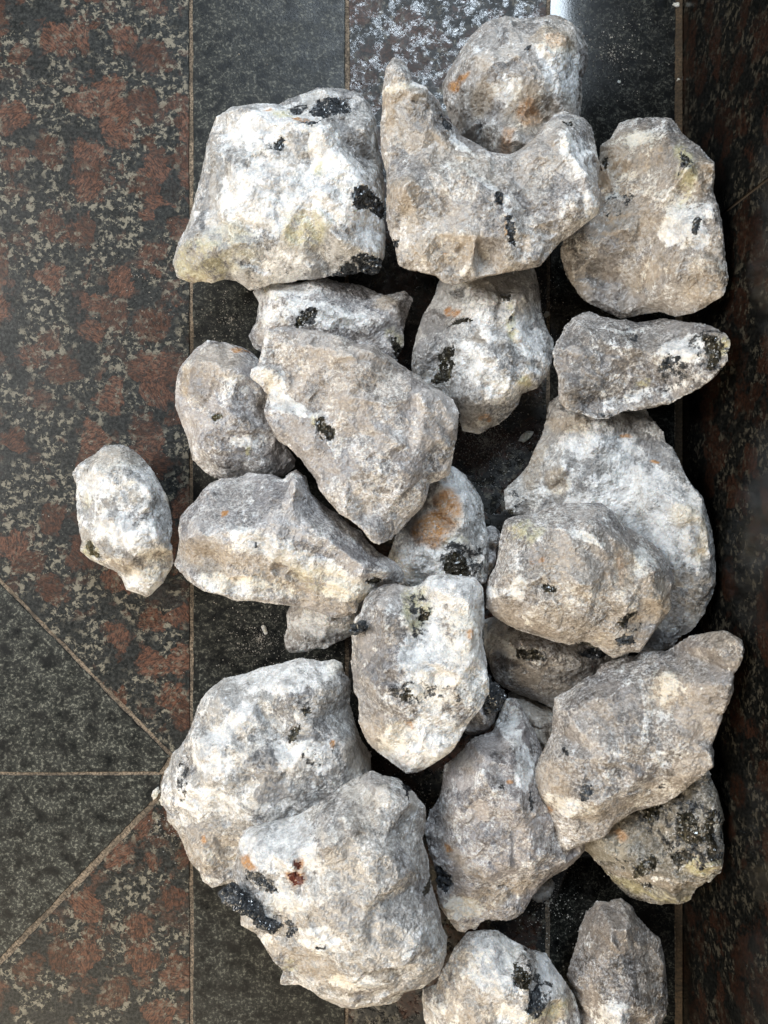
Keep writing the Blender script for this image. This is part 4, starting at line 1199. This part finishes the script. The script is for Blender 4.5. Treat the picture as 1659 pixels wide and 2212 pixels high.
# ---- 25 bottom right rock
rock('7', [(740, 1680), (780, 1570), (800, 1500), (840, 1400), (880, 1350), (950, 1340), (1000, 1335), (1050, 1370), (1070, 1430), (1130, 1490), (1180, 1530), (1195, 1600), (1200, 1700), (1220, 1780), (1210, 1850), (1190, 1911), (1150, 2100), (950, 2200), (800, 2120), (780, 1950), (790, 1800)],
     [(900, 1420, .5), (960, 1480, .8), (1020, 1480, .7), (1020, 1600, .75), (930, 1620, .9), (900, 1780, .8), (1000, 1800, 1), (1100, 1700, .5), (1120, 1850, .5), (980, 1980, .9), (830, 1700, .4)],
     .026, .060, .0, 37, rock_mat('bottom_right_rock', 37, (.25, .22, .195), .25, 300, .32, .6, .4),
     'brown grey ridged rock at the bottom right corner, cut by the photo edge',
     [('W', 940, 1850, 80, 80, 0, .6), ('G', 900, 1500, 90, 120, 0, .5), ('C', 1140, 1750, 60, 140, 0, .5)], [], dome=.018)

# ---- 26 big angular rock, right
rock('7', [(690, 470), (710, 430), (770, 400), (810, 365), (880, 330), (910, 290), (960, 270), (1040, 250), (1120, 225), (1200, 225), (1270, 180), (1330, 150), (1400, 145), (1470, 140), (1530, 160), (1555, 190), (1560, 230), (1530, 290), (1500, 330), (1505, 370), (1470, 450), (1440, 560), (1425, 640), (1415, 750), (1340, 800), (1260, 870), (1150, 930), (1050, 960), (960, 1020), (940, 1060), (860, 1090), (800, 1110), (760, 1135), (720, 1120), (700, 1060), (670, 1000), (650, 930), (600, 850), (605, 760), (640, 680), (680, 600), (685, 530)],
     [(740, 520, .5), (850, 450, .7), (1000, 400, .8), (1220, 330, .85), (1420, 220, .7), (1500, 210, .5), (1330, 400, .9), (1270, 560, .95), (1240, 660, 1), (1080, 800, .98), (960, 890, .95), (860, 940, .85), (760, 980, .55), (720, 880, .5), (740, 700, .65), (1340, 680, .5), (1150, 860, .45), (950, 1000, .35), (1000, 600, .85), (900, 700, .8)],
     .062, .102, .015, 38, rock_mat('angular_brown_rock', 38, (.32, .295, .275), .36, 270, .28, .6, .4),
     'big angular brown grey rock with a sharp ridge and small black spots',
     [('G', 1050, 500, 170, 120, 0, .55), ('G', 1380, 300, 100, 80, 0, .4), ('C', 1200, 400, 70, 70, 0, .8), ('C', 1500, 180, 50, 50, 0, .8), ('C', 860, 980, 70, 60, 0, .7), ('C', 700, 880, 60, 120, 0, .7), ('C', 1180, 880, 200, 40, -30, .5), ('W', 1200, 690, 70, 40, -20, .7), ('W', 780, 950, 90, 50, 0, .6), ('W', 1180, 380, 50, 60, 0, .4), ('R', 698, 1020, 18, 20, 0, .8), ('W', 770, 700, 9, 12), ('G', 1380, 560, 60, 140, 0, .5)],
     [(K1, [(808, 852), (835, 835), (860, 820), (858, 868), (838, 900), (824, 914), (806, 882), (822, 862)]), (K1, [(1183, 852), (1212, 850), (1202, 870), (1188, 868)]),
      (K1, [(744, 680), (755, 680), (760, 710), (748, 712)]), (K1, [(1238, 685), (1250, 682), (1250, 700), (1240, 700)])],
     dome=.014, blend=.42, amp=.8, chip=.8)

# ------------------------------------------------------------------ crumbs and dust on the floor
M_CHIP = rock_mat('pale_crumb', 60, (.6, .57, .52), .9, 300, .4, .4, .4)


def chip(x, y, size, mat, label, elong=1.6, seed=0):
    r = random.Random(seed)
    import bmesh
    bm = bmesh.new()
    bmesh.ops.create_icosphere(bm, subdivisions=2, radius=1)
    a = r.uniform(0, 3.14)
    px, py = at('D', x, y)
    for v in bm.verts:
        k = 1 + .28 * math.sin(v.co.x * 5 + seed) * math.cos(v.co.y * 4 + seed * 2) + r.uniform(-.12, .12)
        p = v.co * k
        v.co = Vector((p.x * size * elong, p.y * size, max(p.z, -.7) * size * .6))
    me = bpy.data.meshes.new('stone_chip')
    bm.to_mesh(me)
    bm.free()
    me.materials.append(mat)
    o = bpy.data.objects.new('stone_chip', me)
    o.location = (px, py, size * .42)
    o.rotation_euler = (0, 0, a)
    COL.objects.link(o)
    o['label'] = label
    o['category'] = 'stone chip'
    o['group'] = 'tiny pale chips scattered on the floor'
    return o


CH = [(1337, 177, .0011, 'tiny pale grain on the black floor strip near the top right corner'),
      (1468, 172, .0017, 'tan crumb caught on the brown joint at the top right'),
      (1462, 12, .0017, 'pink crumb at the very top of the brown joint'),
      (1180, 680, .0020, 'bright sparkling chip on the black floor right of the bluish white rock'),
      (1135, 943, .0034, 'cream chip on the floor in the gap above the big bluish white rock'),
      (572, 1360, .0018, 'tan crumb on the black strip left of the small hidden rock'),
      (356, 1728, .0036, 'yellowish crumb at the tip of the lower diagonal joint'),
      (338, 1712, .0028, 'yellowish crumb on the lower diagonal joint just left of the broad pale rock')]
for i, (x, y, s, lb) in enumerate(CH):
    chip(x, y, s, M_CHIP, lb, 1.3 + .5 * (i % 3), i)

# quartz dust and grit lying between the rocks (uncountable)
rg = random.Random(5)
dv, df = [], []
spots = [(1050, 950, 110, 900), (700, 1450, 160, 260), (500, 690, 130, 200), (560, 1380, 130, 380), (1150, 650, 80, 200), (900, 800, 200, 150),
         (1180, 1950, 120, 260), (1320, 120, 110, 200), (250, 1100, 260, 160), (900, 1720, 120, 200), (300, 600, 380, 120),
         (380, 1780, 60, 160)]
for sx, sy, rad, num in spots:
    for k in range(int(num * 1.8)):
        a, rr = rg.uniform(0, 6.28), abs(rg.gauss(0, .55)) * rad
        x, y = at('D', sx + rr * math.cos(a), sy + rr * math.sin(a))
        s = rg.choice((.0002, .0003, .0004, .0007)) * rg.uniform(.7, 1.3)
        b = len(dv)
        t = rg.uniform(0, 3.14)
        for q in range(3):
            an = t + q * 2.1 + rg.uniform(-.4, .4)
            dv.append((x + s * math.cos(an), y + s * math.sin(an), .0001))
        dv.append((x, y, .0001 + s * 1.2))
        df += [(b, b + 1, b + 3), (b + 1, b + 2, b + 3), (b + 2, b, b + 3), (b + 2, b + 1, b)]
tg = NT('quartz_grit')
tg.b.inputs['Base Color'].default_value = (.55, .52, .47, 1)
tg.b.inputs['Roughness'].default_value = .3
g = finish('quartz_grit', dv, df, tg.m)
g['kind'] = 'stuff'
g['label'] = 'fine pale quartz grit sprinkled over the floor between the rocks'
g['category'] = 'grit'
